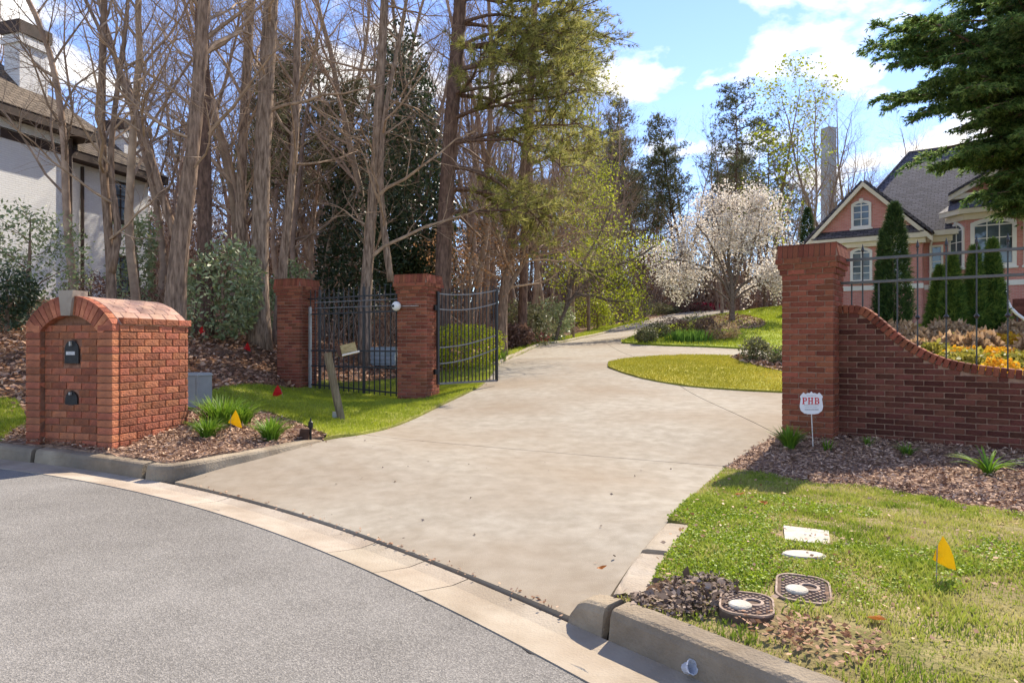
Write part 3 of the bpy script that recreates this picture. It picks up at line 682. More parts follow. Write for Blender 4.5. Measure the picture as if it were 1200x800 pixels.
    rb_ = brick_meshes('roof', 0.196, 0.092, 0.05, 'brick_roof', ch=0.005)
    nr = 15
    for i in range(nr):
        a = -th + (i + 0.5) * 2 * th / nr; y = 0.105; first = 0.1 if i % 2 else 0.2
        while y < D + 0.01:
            l = min(first, D + 0.02 - y); first = 0.2
            if l > 0.04:
                o = put(rb_, t, (-W / 2 + (Ro - 0.024) * math.sin(a), y + l / 2, cz + (Ro - 0.024) * math.cos(a)), name='roof_brick', scale=((l - 0.004) / 0.2, 1, 1))
                o.rotation_mode = 'QUATERNION'; o.rotation_quaternion = (Matrix.Rotation(a, 3, 'Y') @ Matrix.Rotation(R(90), 3, 'Z')).to_quaternion()
            y += l
    # the two letter doors
    for (x0, x1, zb, zh), lab in ((openings[0], True), (openings[1], False)):
        hw = (x1 - x0) / 2 - 0.012; xc = (x0 + x1) / 2; hgt = zh - zb - 0.012
        out = [(xc - hw, zb + 0.006), (xc + hw, zb + 0.006), (xc + hw, zb + hgt - hw)] + [(xc + hw * math.cos(a), zb + hgt - hw + hw * math.sin(a)) for a in np.linspace(0.15, math.pi - 0.15, 12)] + [(xc - hw, zb + hgt - hw)]
        A_ = Acc(); A_.prism(out, rec + 0.012, rec + 0.16); d = A_.obj('letter_box', 'black_paint', t)
        s_in = 0.86; cx_, cz_ = xc, zb + hgt / 2
        A_ = Acc(); A_.prism([(cx_ + (x - cx_) * s_in, cz_ + (z - cz_) * s_in) for x, z in out], rec + 0.0, rec + 0.0115); A_.obj('door', 'black_paint', d)
        A_ = Acc(); A_.box((xc - 0.012, rec - 0.022, zb + hgt * 0.74), (xc + 0.008, rec - 0.001, zb + hgt * 0.9)); A_.obj('handle', 'galvanised', d)
        if lab:
            A_ = Acc(); A_.box((xc - 0.07, rec - 0.006, zb + hgt * 0.40), (xc + 0.05, rec - 0.001, zb + hgt * 0.53)); A_.obj('name_plate', 'white_label', d)
    return t
mailbox()

# ---------- gate pillars
MC, MJ = 0.0677, 0.0105
def pillar(corner_px, Y, rz, label, dark='brick_red', hgt=2.36, face=0.61, sign_x=0):
    near = px(*corner_px, Y)
    t = empty('gate_pillar', (near[0], near[1], near[2] - 0.07), rz, label, 'pillar', 'brick gate pillars beside the driveway')
    f = face; full = brick_meshes('m_full_' + dark, 0.2032 - MJ, 0.09, MC - MJ, dark)
    nC = int(round((hgt - 0.36 + 0.07) / MC)); core = Acc(); core.box((-f + 0.009, 0.009, -0.2), (-0.009, f - 0.009, nC * MC))
    for i_, g_ in enumerate((0.022, 0.045, 0.066)): core.box((-f - g_ + 0.009, -g_ + 0.009, (nC + i_) * MC + .001), (g_ - 0.009, f + g_ - 0.009, (nC + i_ + 1) * MC))
    core.obj('mortar', 'brick_red_joint', t)
    stuff = Acc()
    def course(z, g, zname='brick'):
        x0, x1, y0, y1 = -f - g, g, -g, f + g; w = x1 - x0
        odd = int(math.floor(z / MC)) % 2
        def run(a0, a1):
            a = a0; first = 0.1016 if odd else 0.2032; res = []
            while a < a1 - 0.012:
                l = min(first, a1 - a); first = 0.2032; res.append((a + l / 2, l)); a += l
            return res
        for a, l in run(x0, x1):
            put(full, t, (a, y0 + 0.045, z), scale=((l - MJ) / (0.2032 - MJ), 1, 1))
            stuff.box((a - l / 2 + 0.005, y1 - 0.09, z - MC / 2 + 0.005), (a + l / 2 - 0.005, y1, z + MC / 2 - 0.005))
        for a, l in run(y0 + 0.095, y1):
            put(full, t, (x1 - 0.045, a, z), rot=(0, 0, R(90)), scale=((l - MJ) / (0.2032 - MJ), 1, 1))
            stuff.box((x0, a - l / 2 + 0.005, z - MC / 2 + 0.005), (x0 + 0.09, a + l / 2 - 0.005, z + MC / 2 - 0.005))
    for c in range(nC): course((c + 0.5) * MC, 0.0)
    z = nC * MC
    for g in (0.022, 0.045, 0.066): course(z + MC / 2, g); z += MC
    # tapered soldier band: uprights leaning in
    sh = 0.165; g0, g1 = 0.068, 0.035
    so = []
    for i in range(4):
        A_ = Acc(); q = lambda: random.uniform(-0.002, 0.002); hw = 0.0285; dp = 0.05; ln = g0 - g1
        A_.hexa([(-hw + q(), 0 + q(), 0), (hw + q(), 0 + q(), 0), (hw, dp, 0), (-hw, dp, 0), (-hw + q(), ln + q(), sh), (hw + q(), ln + q(), sh), (hw, dp + ln, sh), (-hw, dp + ln, sh)])
        me = A_.mesh('cap_brick'); me.materials.append(MATS[dark]); so.append(me)
    nb = 11; c0 = f / 2
    for k in range(4):
        for i in range(nb):
            s = (i + 0.5) / nb * (f + 2 * g1) - (f / 2 + g1)
            M = Matrix.Translation((-c0, c0, z)) @ Matrix.Rotation(k * math.pi / 2, 4, 'Z') @ Matrix.Translation((s, -c0 - g0, 0))
            o = bpy.data.objects.new('cap_brick', random.choice(so)); link(o, t); o.matrix_local = M
    A_ = Acc(); A_.hexa([(-f - g0 + .012, -g0 + .012, z - .004), (g0 - .012, -g0 + .012, z - .004), (g0 - .012, f + g0 - .012, z - .004), (-f - g0 + .012, f + g0 - .012, z - .004),
                         (-f - g1 + .012, -g1 + .012, z + sh), (g1 - .012, -g1 + .012, z + sh), (g1 - .012, f + g1 - .012, z + sh), (-f - g1 + .012, f + g1 - .012, z + sh)])
    A_.hexa([(-f - g1 - .004, -g1 - .004, z + sh + .002), (g1 + .004, -g1 - .004, z + sh + .002), (g1 + .004, f + g1 + .004, z + sh + .002), (-f - g1 - .004, f + g1 + .004, z + sh + .002),
             (-f + .2, .2, z + sh + .03), (-.2, .2, z + sh + .03), (-.2, f - .2, z + sh + .03), (-f + .2, f - .2, z + sh + .03)])
    A_.obj('cap', 'brick_red_joint', t)
    tag(stuff.obj('brick_backing', dark, t), kind='stuff')
    return t
PR = pillar((977, 515), 8.3, R(-36), 'red brick gate pillar at the end of the curved garden wall')
PM = pillar((498, 468.5), 12.97, R(-21), 'red brick gate pillar carrying the open gate leaf and a round white lamp')
PL = pillar((351, 455), 14.87, R(-21), 'red brick gate pillar beside the leaf-covered slope under the trees')

# ---------- curved garden wall with iron fence
WO = np.array((px(993, 513, 8.5)[0], 8.5)); WA = R(-36); WZ = 0.20
wt = empty('garden_wall', (WO[0], WO[1], WZ), WA, 'dark red brick garden wall with a top edge that swoops down from the pillar', 'wall')
_ws = [-1, 0, .15, .24, .355, .59, .85, 1.045, 1.32, 1.75, 2.6, 4.0]; _wz = [1.926, 1.926, 1.92, 1.87, 1.762, 1.522, 1.35, 1.2625, 1.202, 1.15, 1.13, 1.13]
_wss = np.linspace(-1, 4, 201); _wzz = np.interp(_wss, _ws, _wz)
for _ in range(14): _wzz[1:-1] = 0.25 * _wzz[:-2] + 0.5 * _wzz[1:-1] + 0.25 * _wzz[2:]
def wall_top(s): return np.interp(s, _wss, _wzz) - WZ
WL, WT, CAP = 3.3, 0.24, 0.10
def wall():
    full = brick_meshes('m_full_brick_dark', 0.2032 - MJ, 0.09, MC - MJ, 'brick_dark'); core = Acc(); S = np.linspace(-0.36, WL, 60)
    top = wall_top(S) - CAP * 0.6
    V = np.vstack([np.column_stack([S, np.full(60, y), z]) for y in (0.010, WT - 0.010) for z in (np.full(60, -0.4), top)]); Q = []
    for i in range(59): Q += [(i, i + 1, 61 + i, 60 + i), (120 + i + 1, 120 + i, 180 + i, 181 + i), (60 + i, 61 + i, 181 + i, 180 + i)]
    core.add(V, Q=Q); core.obj('mortar', 'brick_red_joint', wt); st = Acc()
    for c in range(-2, 27):
        z = (c + 0.5) * MC; first = 0.1016 if c % 2 else 0.2032; x = -0.3
        while x < WL - 0.02:
            l = min(first, WL - x); first = 0.2032
            lim = wall_top(np.array([x, x + l])) - CAP - 0.004; zt = z + MC / 2; a, b = x, x + l
            if min(lim) < zt:                              # course runs out under the cap: shorten the brick
                xs = np.linspace(a, b, 24); ok = wall_top(xs) - CAP - 0.004 > zt - 0.02
                if ok.sum() < 4: x += l; continue
                b = xs[ok].max()
            if b - a > 0.035:
                put(full, wt, ((a + b) / 2, 0.045, z), scale=((b - a - MJ) / (0.2032 - MJ), 1, 1), wob=0.004)
                st.box((a + 0.005, WT - 0.06, z - 0.028), (b - 0.005, WT, z + 0.028))
            x += l
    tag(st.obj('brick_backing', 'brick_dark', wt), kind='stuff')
    cp = brick_meshes('cap_wall', 0.0565, WT + 0.03, CAP, 'brick_red', ch=0.005)
    s = -0.22
    while s < WL:
        sl = math.atan2(float(wall_top(s + 0.02) - wall_top(s - 0.02)), 0.04); z = float(wall_top(s)) - CAP / 2 * math.cos(sl)
        put(cp, wt, (s + CAP / 2 * math.sin(sl), WT / 2, z), rot=(0, -sl, 0), name='cap_brick', wob=0.003)
        s += 0.0677 * math.cos(sl)
wall()
# iron fence on the wall
ft = empty('iron_fence', (WO[0], WO[1], WZ), WA, 'black iron fence with spear points standing on the curved brick wall', 'fence')
def iron_fence():
    yc = WT / 2
    def rail(v0, v1, r):
        z0 = CAM_Z - (v0 - HV) / FPX * 8.5 - WZ; z1 = CAM_Z - (v1 - HV) / FPX * 7.47 - WZ; zz = (z0 + z1) / 2
        A_ = Acc(); A_.box((-0.1, yc - r, zz - r * 0.8), (WL, yc + r, zz + r * 0.8)); A_.obj('rail', 'iron_rail', ft); return zz
    za = rail(306, 287, 0.02); zb = rail(333, 318, 0.02)
    def s_at(u):
        k = (u - CX) / FPX; return (k * WO[1] - WO[0]) / (math.cos(WA) - k * math.sin(WA))
    pos = [s_at(u) for u in (996, 1009, 1028, 1050, 1074, 1108, 1144, 1181)] + [1.92 + 0.30 * k for k in range(4)]
    for i, s in enumerate(pos):
        tall = u_tall = (i == 1 or i >= 4)
        z0 = float(wall_top(s)) - 0.03; z1 = (za + 0.06) if tall else zb + (za - zb) * (0.0 if i in (0, 2) else 1) + 0.02
        A_ = Acc(); A_.box((s - 0.008, yc - 0.008, z0), (s + 0.008, yc + 0.008, z1))
        p = A_.obj('picket', 'iron', ft)
        if tall:
            A_ = Acc(); A_.lathe([(0.006, 0), (0.014, 0.008), (0.014, 0.016), (0.007, 0.022), (0.019, 0.055), (0.001, 0.135)], 8, (s, yc, z1 - 0.005)); A_.obj('spear_point', 'iron', p)
            zk = CAM_Z - (371 - HV) / FPX * 8.0 - WZ
            if zk > z0 + 0.08:
                A_ = Acc(); A_.lathe([(0.008, -0.03), (0.022, -0.012), (0.03, 0), (0.022, 0.012), (0.008, 0.03)], 8, (s, yc, zk)); A_.obj('collar', 'iron', p)
iron_fence()
# ================================================================== GATE, FENCE PANEL, SMALL THINGS
def world_pt(t, p): return t.matrix_basis @ Vector(p)
# iron panel between the two far pillars
def fence_panel():
    a = world_pt(PM, (-0.61, 0.30, 0.0)); b = world_pt(PL, (0, 0.30, 0.0))
    d = Vector((a.x - b.x, a.y - b.y, 0)); Ln = d.length; rz = math.atan2(d.y, d.x)
    t = empty('iron_fence', (b.x, b.y, 0.42), rz, 'black iron fence panel between two brick pillars on the lawn', 'fence')
    zf = lambda x: 0.07 - 0.10 * x / Ln                       # land falls towards the drive
    def zz(v): return CAM_Z - (v - HV) / FPX * 14.2 - 0.42
    for v in (347, 366, 411, 430):
        A_ = Acc(); A_.box((0, -0.014, zz(v) - 0.016), (Ln, 0.014, zz(v) + 0.016)); A_.obj('rail', 'iron', t)
    A_ = Acc(); A_.hexa([(0, -.014, zf(0) + .06), (Ln, -.014, zf(Ln) + .06), (Ln, .014, zf(Ln) + .06), (0, .014, zf(0) + .06), (0, -.014, zf(0) + .09), (Ln, -.014, zf(Ln) + .09), (Ln, .014, zf(Ln) + .09), (0, .014, zf(0) + .09)]); A_.obj('rail', 'iron', t)
    n = int(Ln / 0.147)
    for i in range(n):
        x = (i + 0.5) * Ln / n; A_ = Acc(); post = i in (2, n // 2 + 2)
        w = 0.022 if post else 0.009; top = zz(340) if not post else zz(336)
        A_.box((x - w, -w, zf(x) + 0.0), (x + w, w, top)); p = A_.obj('picket', 'iron', t)
        A_ = Acc(); A_.lathe([(0.006, 0), (0.015, 0.03), (0.001, 0.09)], 6, (x, 0, top)); A_.obj('spear_point', 'iron', p)
    A_ = Acc(); A_.box((0.07, -0.05, zf(0)), (0.12, 0.0, zz(357))); A_.obj('hinge_post', 'galvanised', t)
    for v in (352, 359):
        A_ = Acc(); A_.tube([(0.3, -0.05, zz(v)), (Ln - 0.05, -0.05, zz(v) - 0.02)], 0.011, 8); A_.obj('slide_tube', 'pale_iron', t)
    return t
fence_panel()
# round lamp on the middle pillar
def lamp():
    c = world_pt(PM, (-0.61 + 0.02, -0.0, 1.86))
    t = empty('wall_lamp', (c.x, c.y, c.z), PM.rotation_euler[2], 'small round white lamp fixed high on the gate pillar', 'lamp')
    A_ = Acc(); prof = [(0.001, 0.0), (0.07, 0.005), (0.092, 0.04), (0.092, 0.075), (0.07, 0.11), (0.035, 0.125), (0.001, 0.127)]
    A_.lathe(prof, 16); o = A_.obj('lamp_shade', 'lamp_white', t, smooth=True); o.rotation_euler = (R(90), 0, 0)
    A_ = Acc(); A_.lathe([(0.001, 0), (0.028, 0.002), (0.02, 0.02), (0.001, 0.022)], 10); o = A_.obj('lens', 'black_paint', t); o.rotation_euler = (R(90), 0, 0); o.location = (-0.03, -0.122, 0.0)
    A_ = Acc(); A_.tube([(0.05, -0.012, 0.0), (0.46, -0.012, 0.0)], 0.008, 6); A_.obj('conduit', 'galvanised', t)
lamp()
# swung-open gate leaf, bowed rails
def gate_leaf():
    h = world_pt(PM, (0.06, 0.42, 0.0)); e = px(582, 449, 14.5)
    d = Vector((e[0] - h.x, e[1] - h.y, 0)); Ln = d.length; rz = math.atan2(d.y, d.x); zb = CAM_Z - (450 - HV) / FPX * 13.5
    t = empty('gate_leaf', (h.x, h.y, zb), rz, 'black iron driveway gate leaf swung open with pale bowed rails', 'gate')
    def z_at(v, Y): return CAM_Z - (v - HV) / FPX * Y - zb
    A_ = Acc(); A_.box((0, -0.02, 0), (Ln, 0.02, 0.04)); A_.obj('rail', 'pale_iron', t)
    def curve(va, vb, sag):
        x = np.linspace(0, Ln, 14); z0, z1 = z_at(va, 13.35), z_at(vb, 14.5); s = x / Ln
        return x, z0 + (z1 - z0) * (s ** 1.5) - sag * np.sin(math.pi * s)
    tops = None
    for va, vb, sg in ((344, 340, 0.03), (362, 355, 0.04), (407, 392.5, 0.015), (426, 408, 0.015)):
        x, z = curve(va, vb, sg); A_ = Acc()
        V = np.vstack([np.column_stack([x, np.full(14, y), z + dz]) for y, dz in ((-.014, -.011), (.014, -.011), (.014, .011), (-.014, .011))])
        Q = [(j * 14 + i, j * 14 + i + 1, ((j + 1) % 4) * 14 + i + 1, ((j + 1) % 4) * 14 + i) for j in range(4) for i in range(13)]
        A_.add(V, Q=Q); A_.obj('rail', 'pale_iron', t)
        if tops is None: tops = (x, z)
    n = 16
    for i in range(n + 1):
        x = Ln * i / n; w = 0.024 if i in (0, n) else 0.0085; A_ = Acc()
        zt = float(np.interp(x, *tops)) + (0.04 if i in (0, n) else 0.05)
        A_.box((x - w, -w, 0.01), (x + w, w, zt)); p = A_.obj('stile' if i in (0, n) else 'picket', 'iron', t)
        if i not in (0, n):
            A_ = Acc(); A_.lathe([(0.006, 0), (0.014, 0.03), (0.001, 0.08)], 6, (x, 0, zt)); A_.obj('spear_point', 'iron', p)
    for z in (0.25, 1.5):
        A_ = Acc(); A_.box((-0.09, -0.03, z - 0.05), (-0.02, 0.03, z + 0.05)); A_.obj('hinge', 'black_paint', t)
gate_leaf()
# leaning timber post with a little box
def leaning_post():
    b = px(401, 494, 9.9); top = px(383.5, 413, 9.85)
    b[2] = Hs(b[0], b[1]) - 0.05
    t = empty('leaning_post', tuple(b), 0, 'weathered leaning wooden post with a small box on top, on the lawn', 'post')
    d = Vector(top - b); A_ = Acc(); w = 0.045
    M = Matrix.Translation((0, 0, 0)) @ d.to_track_quat('Z', 'Y').to_matrix().to_4x4() @ Matrix.Rotation(0.35, 4, 'Z')
    A_.box((-w, -w, -0.12), (w, w, d.length), M); A_.obj('shaft', 'weathered_wood', t)
    A_ = Acc(); A_.box((-0.05, -0.03, 0), (0.03, 0.03, 0.14), Matrix.Translation((-0.09, 0.02, 0.04))); A_.obj('clamp', 'galvanised', t)
    M = Matrix.Translation((0.02, -0.03, d.length + 0.0)) @ Matrix.Rotation(R(-14), 4, 'Y') @ Matrix.Rotation(R(16), 4, 'Z')
    A_ = Acc(); A_.box((-0.03, -0.07, -0.045), (0.19, 0.07, 0.085), M); bx = A_.obj('box', 'box_wood', t)
    A_ = Acc(); A_.box((-0.085, -0.085, -0.06), (-0.032, 0.085, 0.10), M); A_.obj('end_board', 'dark_wood', bx)
    A_ = Acc(); A_.box((-0.03, -0.088, -0.07), (0.22, 0.075, -0.047), M); A_.obj('base_board', 'stake', bx)
    A_ = Acc(); A_.box((-0.09, 0.0, -0.02), (0.02, 0.05, 0.03), Matrix.Translation((0.0, 0.0, d.length - 0.06))); A_.obj('arm', 'weathered_wood', t)
leaning_post()
# grey utility cabinet behind the mailbox
def cabinet():
    p = P(232, 474); t = empty('utility_cabinet', (p[0], p[1], Hs(*p) - 0.03), R(-20), 'grey green metal utility cabinet behind the brick mailbox', 'utility box')
    A_ = Acc(); A_.box((-0.2, -0.14, 0), (0.13, 0.14, 0.46)); A_.obj('body', 'cabinet', t)
    A_ = Acc(); A_.hexa([(-.215, -.155, .462), (.145, -.155, .462), (.145, .155, .462), (-.215, .155, .462), (-.19, -.13, .50), (.12, -.13, .50), (.12, .13, .50), (-.19, .13, .50)]); A_.obj('lid', 'cabinet', t)
    A_ = Acc(); A_.box((-0.17, -0.148, 0.05), (0.10, -0.141, 0.43)); A_.obj('door', 'cabinet', t)
cabinet()
# blue-grey box behind the fence
def far_box():
    p = P(452, 428, 15); t = empty('ground_box', (p[0], p[1], Hs(*p)), R(-12), 'low blue grey louvred box seen through the iron fence panel', 'utility box')
    A_ = Acc(); A_.box((-0.35, -0.3, 0), (0.38, 0.3, 0.50)); A_.obj('body', 'blue_grey', t)
    for k in range(4): A_ = Acc(); A_.box((-0.33, -0.325, 0.06 + 0.11 * k), (0.36, -0.302, 0.13 + 0.11 * k)); A_.obj('slat', 'far_glass' if k % 2 else 'blue_grey', t)
far_box()
# marker flags
def flag(u, v, Y, hgt, size, m, label, lean=(0.0, 0.0), tall=1.2):
    b = px(u, v, Y); z = Hs(b[0], b[1]); t = empty('marker_flag', (b[0], b[1], z), 0, label, 'flag', 'utility marker flags stuck in the ground')
    A_ = Acc(); top = (lean[0] * hgt, lean[1] * hgt, hgt); A_.tube([(0, 0, -0.04), top], 0.0025, 5); A_.obj('wire', 'wire', t)
    sx = -1 if size < 0 else 1; w = abs(size); hh_ = w * tall
    out = [(0.0, 0.30), (0.22, 0.62), (0.5, 1.0), (0.72, 0.72), (0.88, 0.4), (1.0, 0.0), (0.7, 0.04), (0.35, 0.16)]
    A_ = Acc(); n = len(out); V = []
    for y in (0.0, 0.002):
        V += [(top[0] + sx * (x - 0.2) * w, top[1] + y + 0.10 * w * math.sin(5 * x), hgt + (z - 0.75) * hh_) for x, z in out]; V.append((top[0] + sx * 0.3 * w, top[1] + y + 0.02 * w, hgt - 0.35 * hh_))
    T = [(i, (i + 1) % n, n) for i in range(n)] + [((i + 1) % n + n + 1, i + n + 1, 2 * n + 1) for i in range(n)]
    A_.add(V, T=T, Q=[(i, i + n + 1, (i + 1) % n + n + 1, (i + 1) % n) for i in range(n)]); A_.obj('pennant', m, t)
def flag_px(u_pole, v_base, Ym, *a, **k):
    p = P(u_pole, v_base, Ym); flag(u_pole, v_base, p[1], *a, **k)
flag_px(270, 508, 5, 0.22, 0.17, 'yellow_flag', 'small yellow marker flag between leafy clumps in the mulch', lean=(0.02, 0))
flag_px(1097, 684, 2, 0.20, 0.115, 'yellow_flag', 'small yellow marker flag in the patchy grass above the kerb', lean=(0.03, 0), tall=1.5)
flag_px(333, 468, 8, 0.20, -0.18, 'red_flag', 'small red marker flag tilted on a pale wire beside a brick pillar', lean=(-0.3, 0))
flag_px(239, 398, 11, 0.26, -0.15, 'red_flag', 'small red marker flag before the pale green rhododendron')
flag_px(287, 410, 11, 0.12, 0.17, 'red_flag', 'small red marker flag at the foot of a thick grey trunk')
# shield-shaped yard sign
def yard_sign():
    Y = 7.95; b = px(953, 515, Y); z = Hs(b[0], b[1]); c = px(950.5, 472, Y); sc = Y / FPX
    t = empty('yard_sign', (b[0], b[1], z), R(-4), 'white shield-shaped yard sign with red PHB letters on a stake', 'sign')
    A_ = Acc(); A_.tube([(0, 0.0, -0.06), (c[0] - b[0], 0.0, c[2] - z)], 0.006, 6); A_.obj('stake', 'stake', t)
    hs = [(0, 13.6), (0.9, 12.6), (1.6, 11.6), (4.2, 11.8), (6.6, 10.4), (9.0, 12.4), (10.6, 10.6), (13.0, 7.8), (12.0, 4.6), (12.8, 0.0), (13.4, -4.4), (12.0, -9.0), (8.0, -12.2), (3.4, -13.0), (0, -13.0)]
    out = [(x * sc, y * sc) for x, y in hs] + [(-x * sc, y * sc) for x, y in hs[::-1][1:-1]]
    ox, oz = c[0] - b[0], c[2] - z
    A_ = Acc(); A_.prism([(ox + x, oz + y) for x, y in out], -0.012, -0.008); A_.obj('panel', 'sign_white', t)
    LET = {'P': [(.04, .44, 0, .11), (.04, .62, .89, 1), (.13, .33, .1, .9), (.33, .62, .42, .53), (.58, .8, .5, .92)],
           'H': [(.02, .42, 0, .11), (.02, .42, .89, 1), (.55, .95, 0, .11), (.55, .95, .89, 1), (.12, .32, .1, .9), (.65, .85, .1, .9), (.3, .67, .45, .56)],
           'B': [(.04, .68, 0, .11), (.04, .64, .89, 1), (.13, .33, .1, .9), (.33, .66, .45, .56), (.58, .78, .55, .9), (.62, .84, .09, .47)]}
    hL = 0.078; x = -0.105
    for ch in 'PHB':
        A_ = Acc()
        for x0, x1, z0, z1 in LET[ch]: A_.box((ox + x + x0 * hL * .85, -0.0142 - 0.0002 * random.random(), oz + 2.6 * sc + (z0 - .5) * hL), (ox + x + x1 * hL * .85, -0.0125, oz + 2.6 * sc + (z1 - .5) * hL))
        A_.obj('letter', 'sign_red', t); x += (0.90 if ch == 'P' else 1.06) * hL * .9
    A_ = Acc()                                             # small print too fine to read
    for zc, w in ((-2.6, 8.5), (-4.9, 7), (8.6, 5.5)):
        x = -w
        while x < w:
            l = random.uniform(0.6, 1.5); A_.box((ox + x * sc, -0.0134, oz + (zc - 0.3) * sc), (ox + min(w, x + l) * sc, -0.0128, oz + (zc + 0.3) * sc)); x += l + 0.4
    x = -7.5
    while x < 7.5:
        l = random.uniform(0.7, 1.3); A_.box((ox + x * sc, -0.0134, oz - 8.3 * sc), (ox + (x + l) * sc, -0.0128, oz - 6.9 * sc)); x += l + 0.45
    tag(A_.obj('small_print', 'sign_grey', t), kind='stuff')
yard_sign()
# path light and black stub in the mulch
def path_light():
    p = P(364, 514); t = empty('path_light', (p[0], p[1], Hs(*p) - 0.02), 0, 'small black path light stub at the edge of the mulch', 'light')
    A_ = Acc(); A_.tube([(0, 0, -0.05), (0, 0, 0.16)], 0.014, 8); A_.obj('stem', 'black_paint', t)
    A_ = Acc(); A_.lathe([(0.016, 0.14), (0.03, 0.15), (0.028, 0.21), (0.012, 0.225), (0.008, 0.26), (0.001, 0.262)], 10); A_.obj('head', 'black_paint', t)
    A_ = Acc(); A_.box((-0.13, -0.05, 0), (-0.03, 0.05, 0.12), Matrix.Rotation(R(12), 4, 'Y')); A_.obj('junction_box', 'dark_wood', t)
path_light()
# meter lids, white covers
def lid(u, v, rz, sx, sy, label, tilt=0.0):
    p = P(u, v); z = Hs(*p); t = empty('meter_lid', (p[0], p[1], z + 0.010), rz, label, 'meter lid', 'iron meter lids in the grass'); t.rotation_euler = (tilt, tilt * 0.5, rz)
    def rr(hx, hy, r, n=5):
        o = []
        for cx, cy, a0 in ((hx - r, hy - r, 0), (-hx + r, hy - r, 90), (-hx + r, -hy + r, 180), (hx - r, -hy + r, 270)):
            o += [(cx + r * math.cos(R(a0 + 90 * i / n)), cy + r * math.sin(R(a0 + 90 * i / n))) for i in range(n + 1)]
        return o
    A_ = Acc(); o = rr(sx, sy, 0.085); n = len(o); V = [(x, y, -0.03) for x, y in o] + [(x, y, 0.008) for x, y in o] + [(x * .96, y * .96, 0.012) for x, y in o] + [(0, 0, 0.012)]
    A_.add(V, Q=[(k * n + i, k * n + (i + 1) % n, (k + 1) * n + (i + 1) % n, (k + 1) * n + i) for k in range(2) for i in range(n)], T=[(2 * n + i, 2 * n + (i + 1) % n, 3 * n) for i in range(n)])
    A_.obj('plate', 'lid_groove', t)
    A_ = Acc(); st = 0.031                                # raised diamond tread
    for i in range(-10, 11):
        for j in range(-10, 11):
            x = i * st + (st / 2 if j % 2 else 0); y = j * st * 0.62
            if abs(x) < sx - 0.03 and abs(y) < sy - 0.028 and (abs(x) + abs(y) < sx + sy - 0.085) and not (math.hypot(x + 0.03, y + 0.045) < 0.062) and not (math.hypot(x - 0.03, y - 0.02) < 0.055):
                a = 0.0115; A_.add([(x - a, y, .012), (x, y - a * .62, .012), (x + a, y, .012), (x, y + a * .62, .012), (x - a * .8, y, .019), (x, y - a * .5, .019), (x + a * .8, y, .019), (x, y + a * .5, .019)],
                               Q=[(4, 5, 6, 7), (0, 1, 5, 4), (1, 2, 6, 5), (2, 3, 7, 6), (3, 0, 4, 7)])
    A_.ring([(x, y) for x, y in o], [(x * .93, y * .93) for x, y in o], 0, 1)
    V = A_.V[-1]; V2 = V.copy(); V2[:, 1] = V[:, 2]; V2[:, 2] = np.where(V[:, 1] > 0.5, 0.019, 0.009); A_.V[-1] = V2
    tag(A_.obj('tread', 'iron_lid', t), kind='stuff')
    A_ = Acc(); A_.lathe([(0.05, 0.012), (0.05, 0.020), (0.036, 0.022), (0.034, 0.014)], 18, (0.03, 0.02, 0)); A_.obj('lock_ring', 'iron_lid', t)
    A_ = Acc(); A_.lathe([(0.054, 0.014), (0.054, 0.024), (0.046, 0.029), (0.001, 0.030)], 22, (-0.03, -0.045, 0)); A_.obj('white_cap', 'white_lid', t, smooth=False)
lid(875, 713, R(-19), 0.125, 0.155, 'worn iron meter lid with white cap next to the bare leaf patch')
lid(941, 696, R(-22), 0.13, 0.18, 'worn iron meter lid with white cap, tilted beside a bare brown patch', tilt=0.05)
def slab():
    p = P(943, 630); t = Acc(); o = [(-0.12, -0.17), (0.145, -0.19), (0.15, 0.16), (-0.13, 0.19)]
    t.prism(o, 0, 1); V = t.V[0]; t.V[0] = np.column_stack([V[:, 0], V[:, 2], np.where(V[:, 1] > 0.5, 0.020, -0.03)])
    t.Q = [q[:, ::-1] for q in t.Q]; t.T = [q[:, ::-1] for q in t.T]
    ob = t.obj('cover_slab', 'white_lid', loc=(p[0], p[1], Hs(*p)), rot=(0, 0, R(-22))); tag(ob, 'square pale concrete cover slab set in the grass', 'cover')
    p = P(942, 653); A_ = Acc(); A_.lathe([(0.001, -0.03), (1, -0.03), (1, 0.016), (0.92, 0.024), (0.001, 0.026)], 24)
    A_.V[0] *= (0.125, 0.075, 1); ob = A_.obj('oval_cover', 'white_lid', loc=(p[0], p[1], Hs(*p) - 0.004), rot=(0, 0, R(-10))); tag(ob, 'oval pale cover half hidden in grass below the square slab', 'cover')
slab()
def plastic_cup():
    q = road_pt(802, 792); t = empty('plastic_cup', (q[0], q[1], float(zroad(q[0])) + 0.035), R(30), 'crumpled clear plastic cup lying in the gutter', 'cup')
    A_ = Acc(); k = 18; V = []
    prof = [(0.001, 0.0), (0.024, 0.0), (0.027, 0.012), (0.029, 0.028), (0.032, 0.045), (0.034, 0.055), (0.040, 0.057), (0.040, 0.061), (0.033, 0.06), (0.028, 0.03), (0.023, 0.006), (0.001, 0.005)]
    A_.lathe(prof, k); V = A_.V[0]; V *= 0.8; V += rng.normal(0, 0.0016, V.shape); o = A_.obj('cup', 'clear_plastic', t); o.rotation_euler = (R(62), R(10), 0)
plastic_cup()
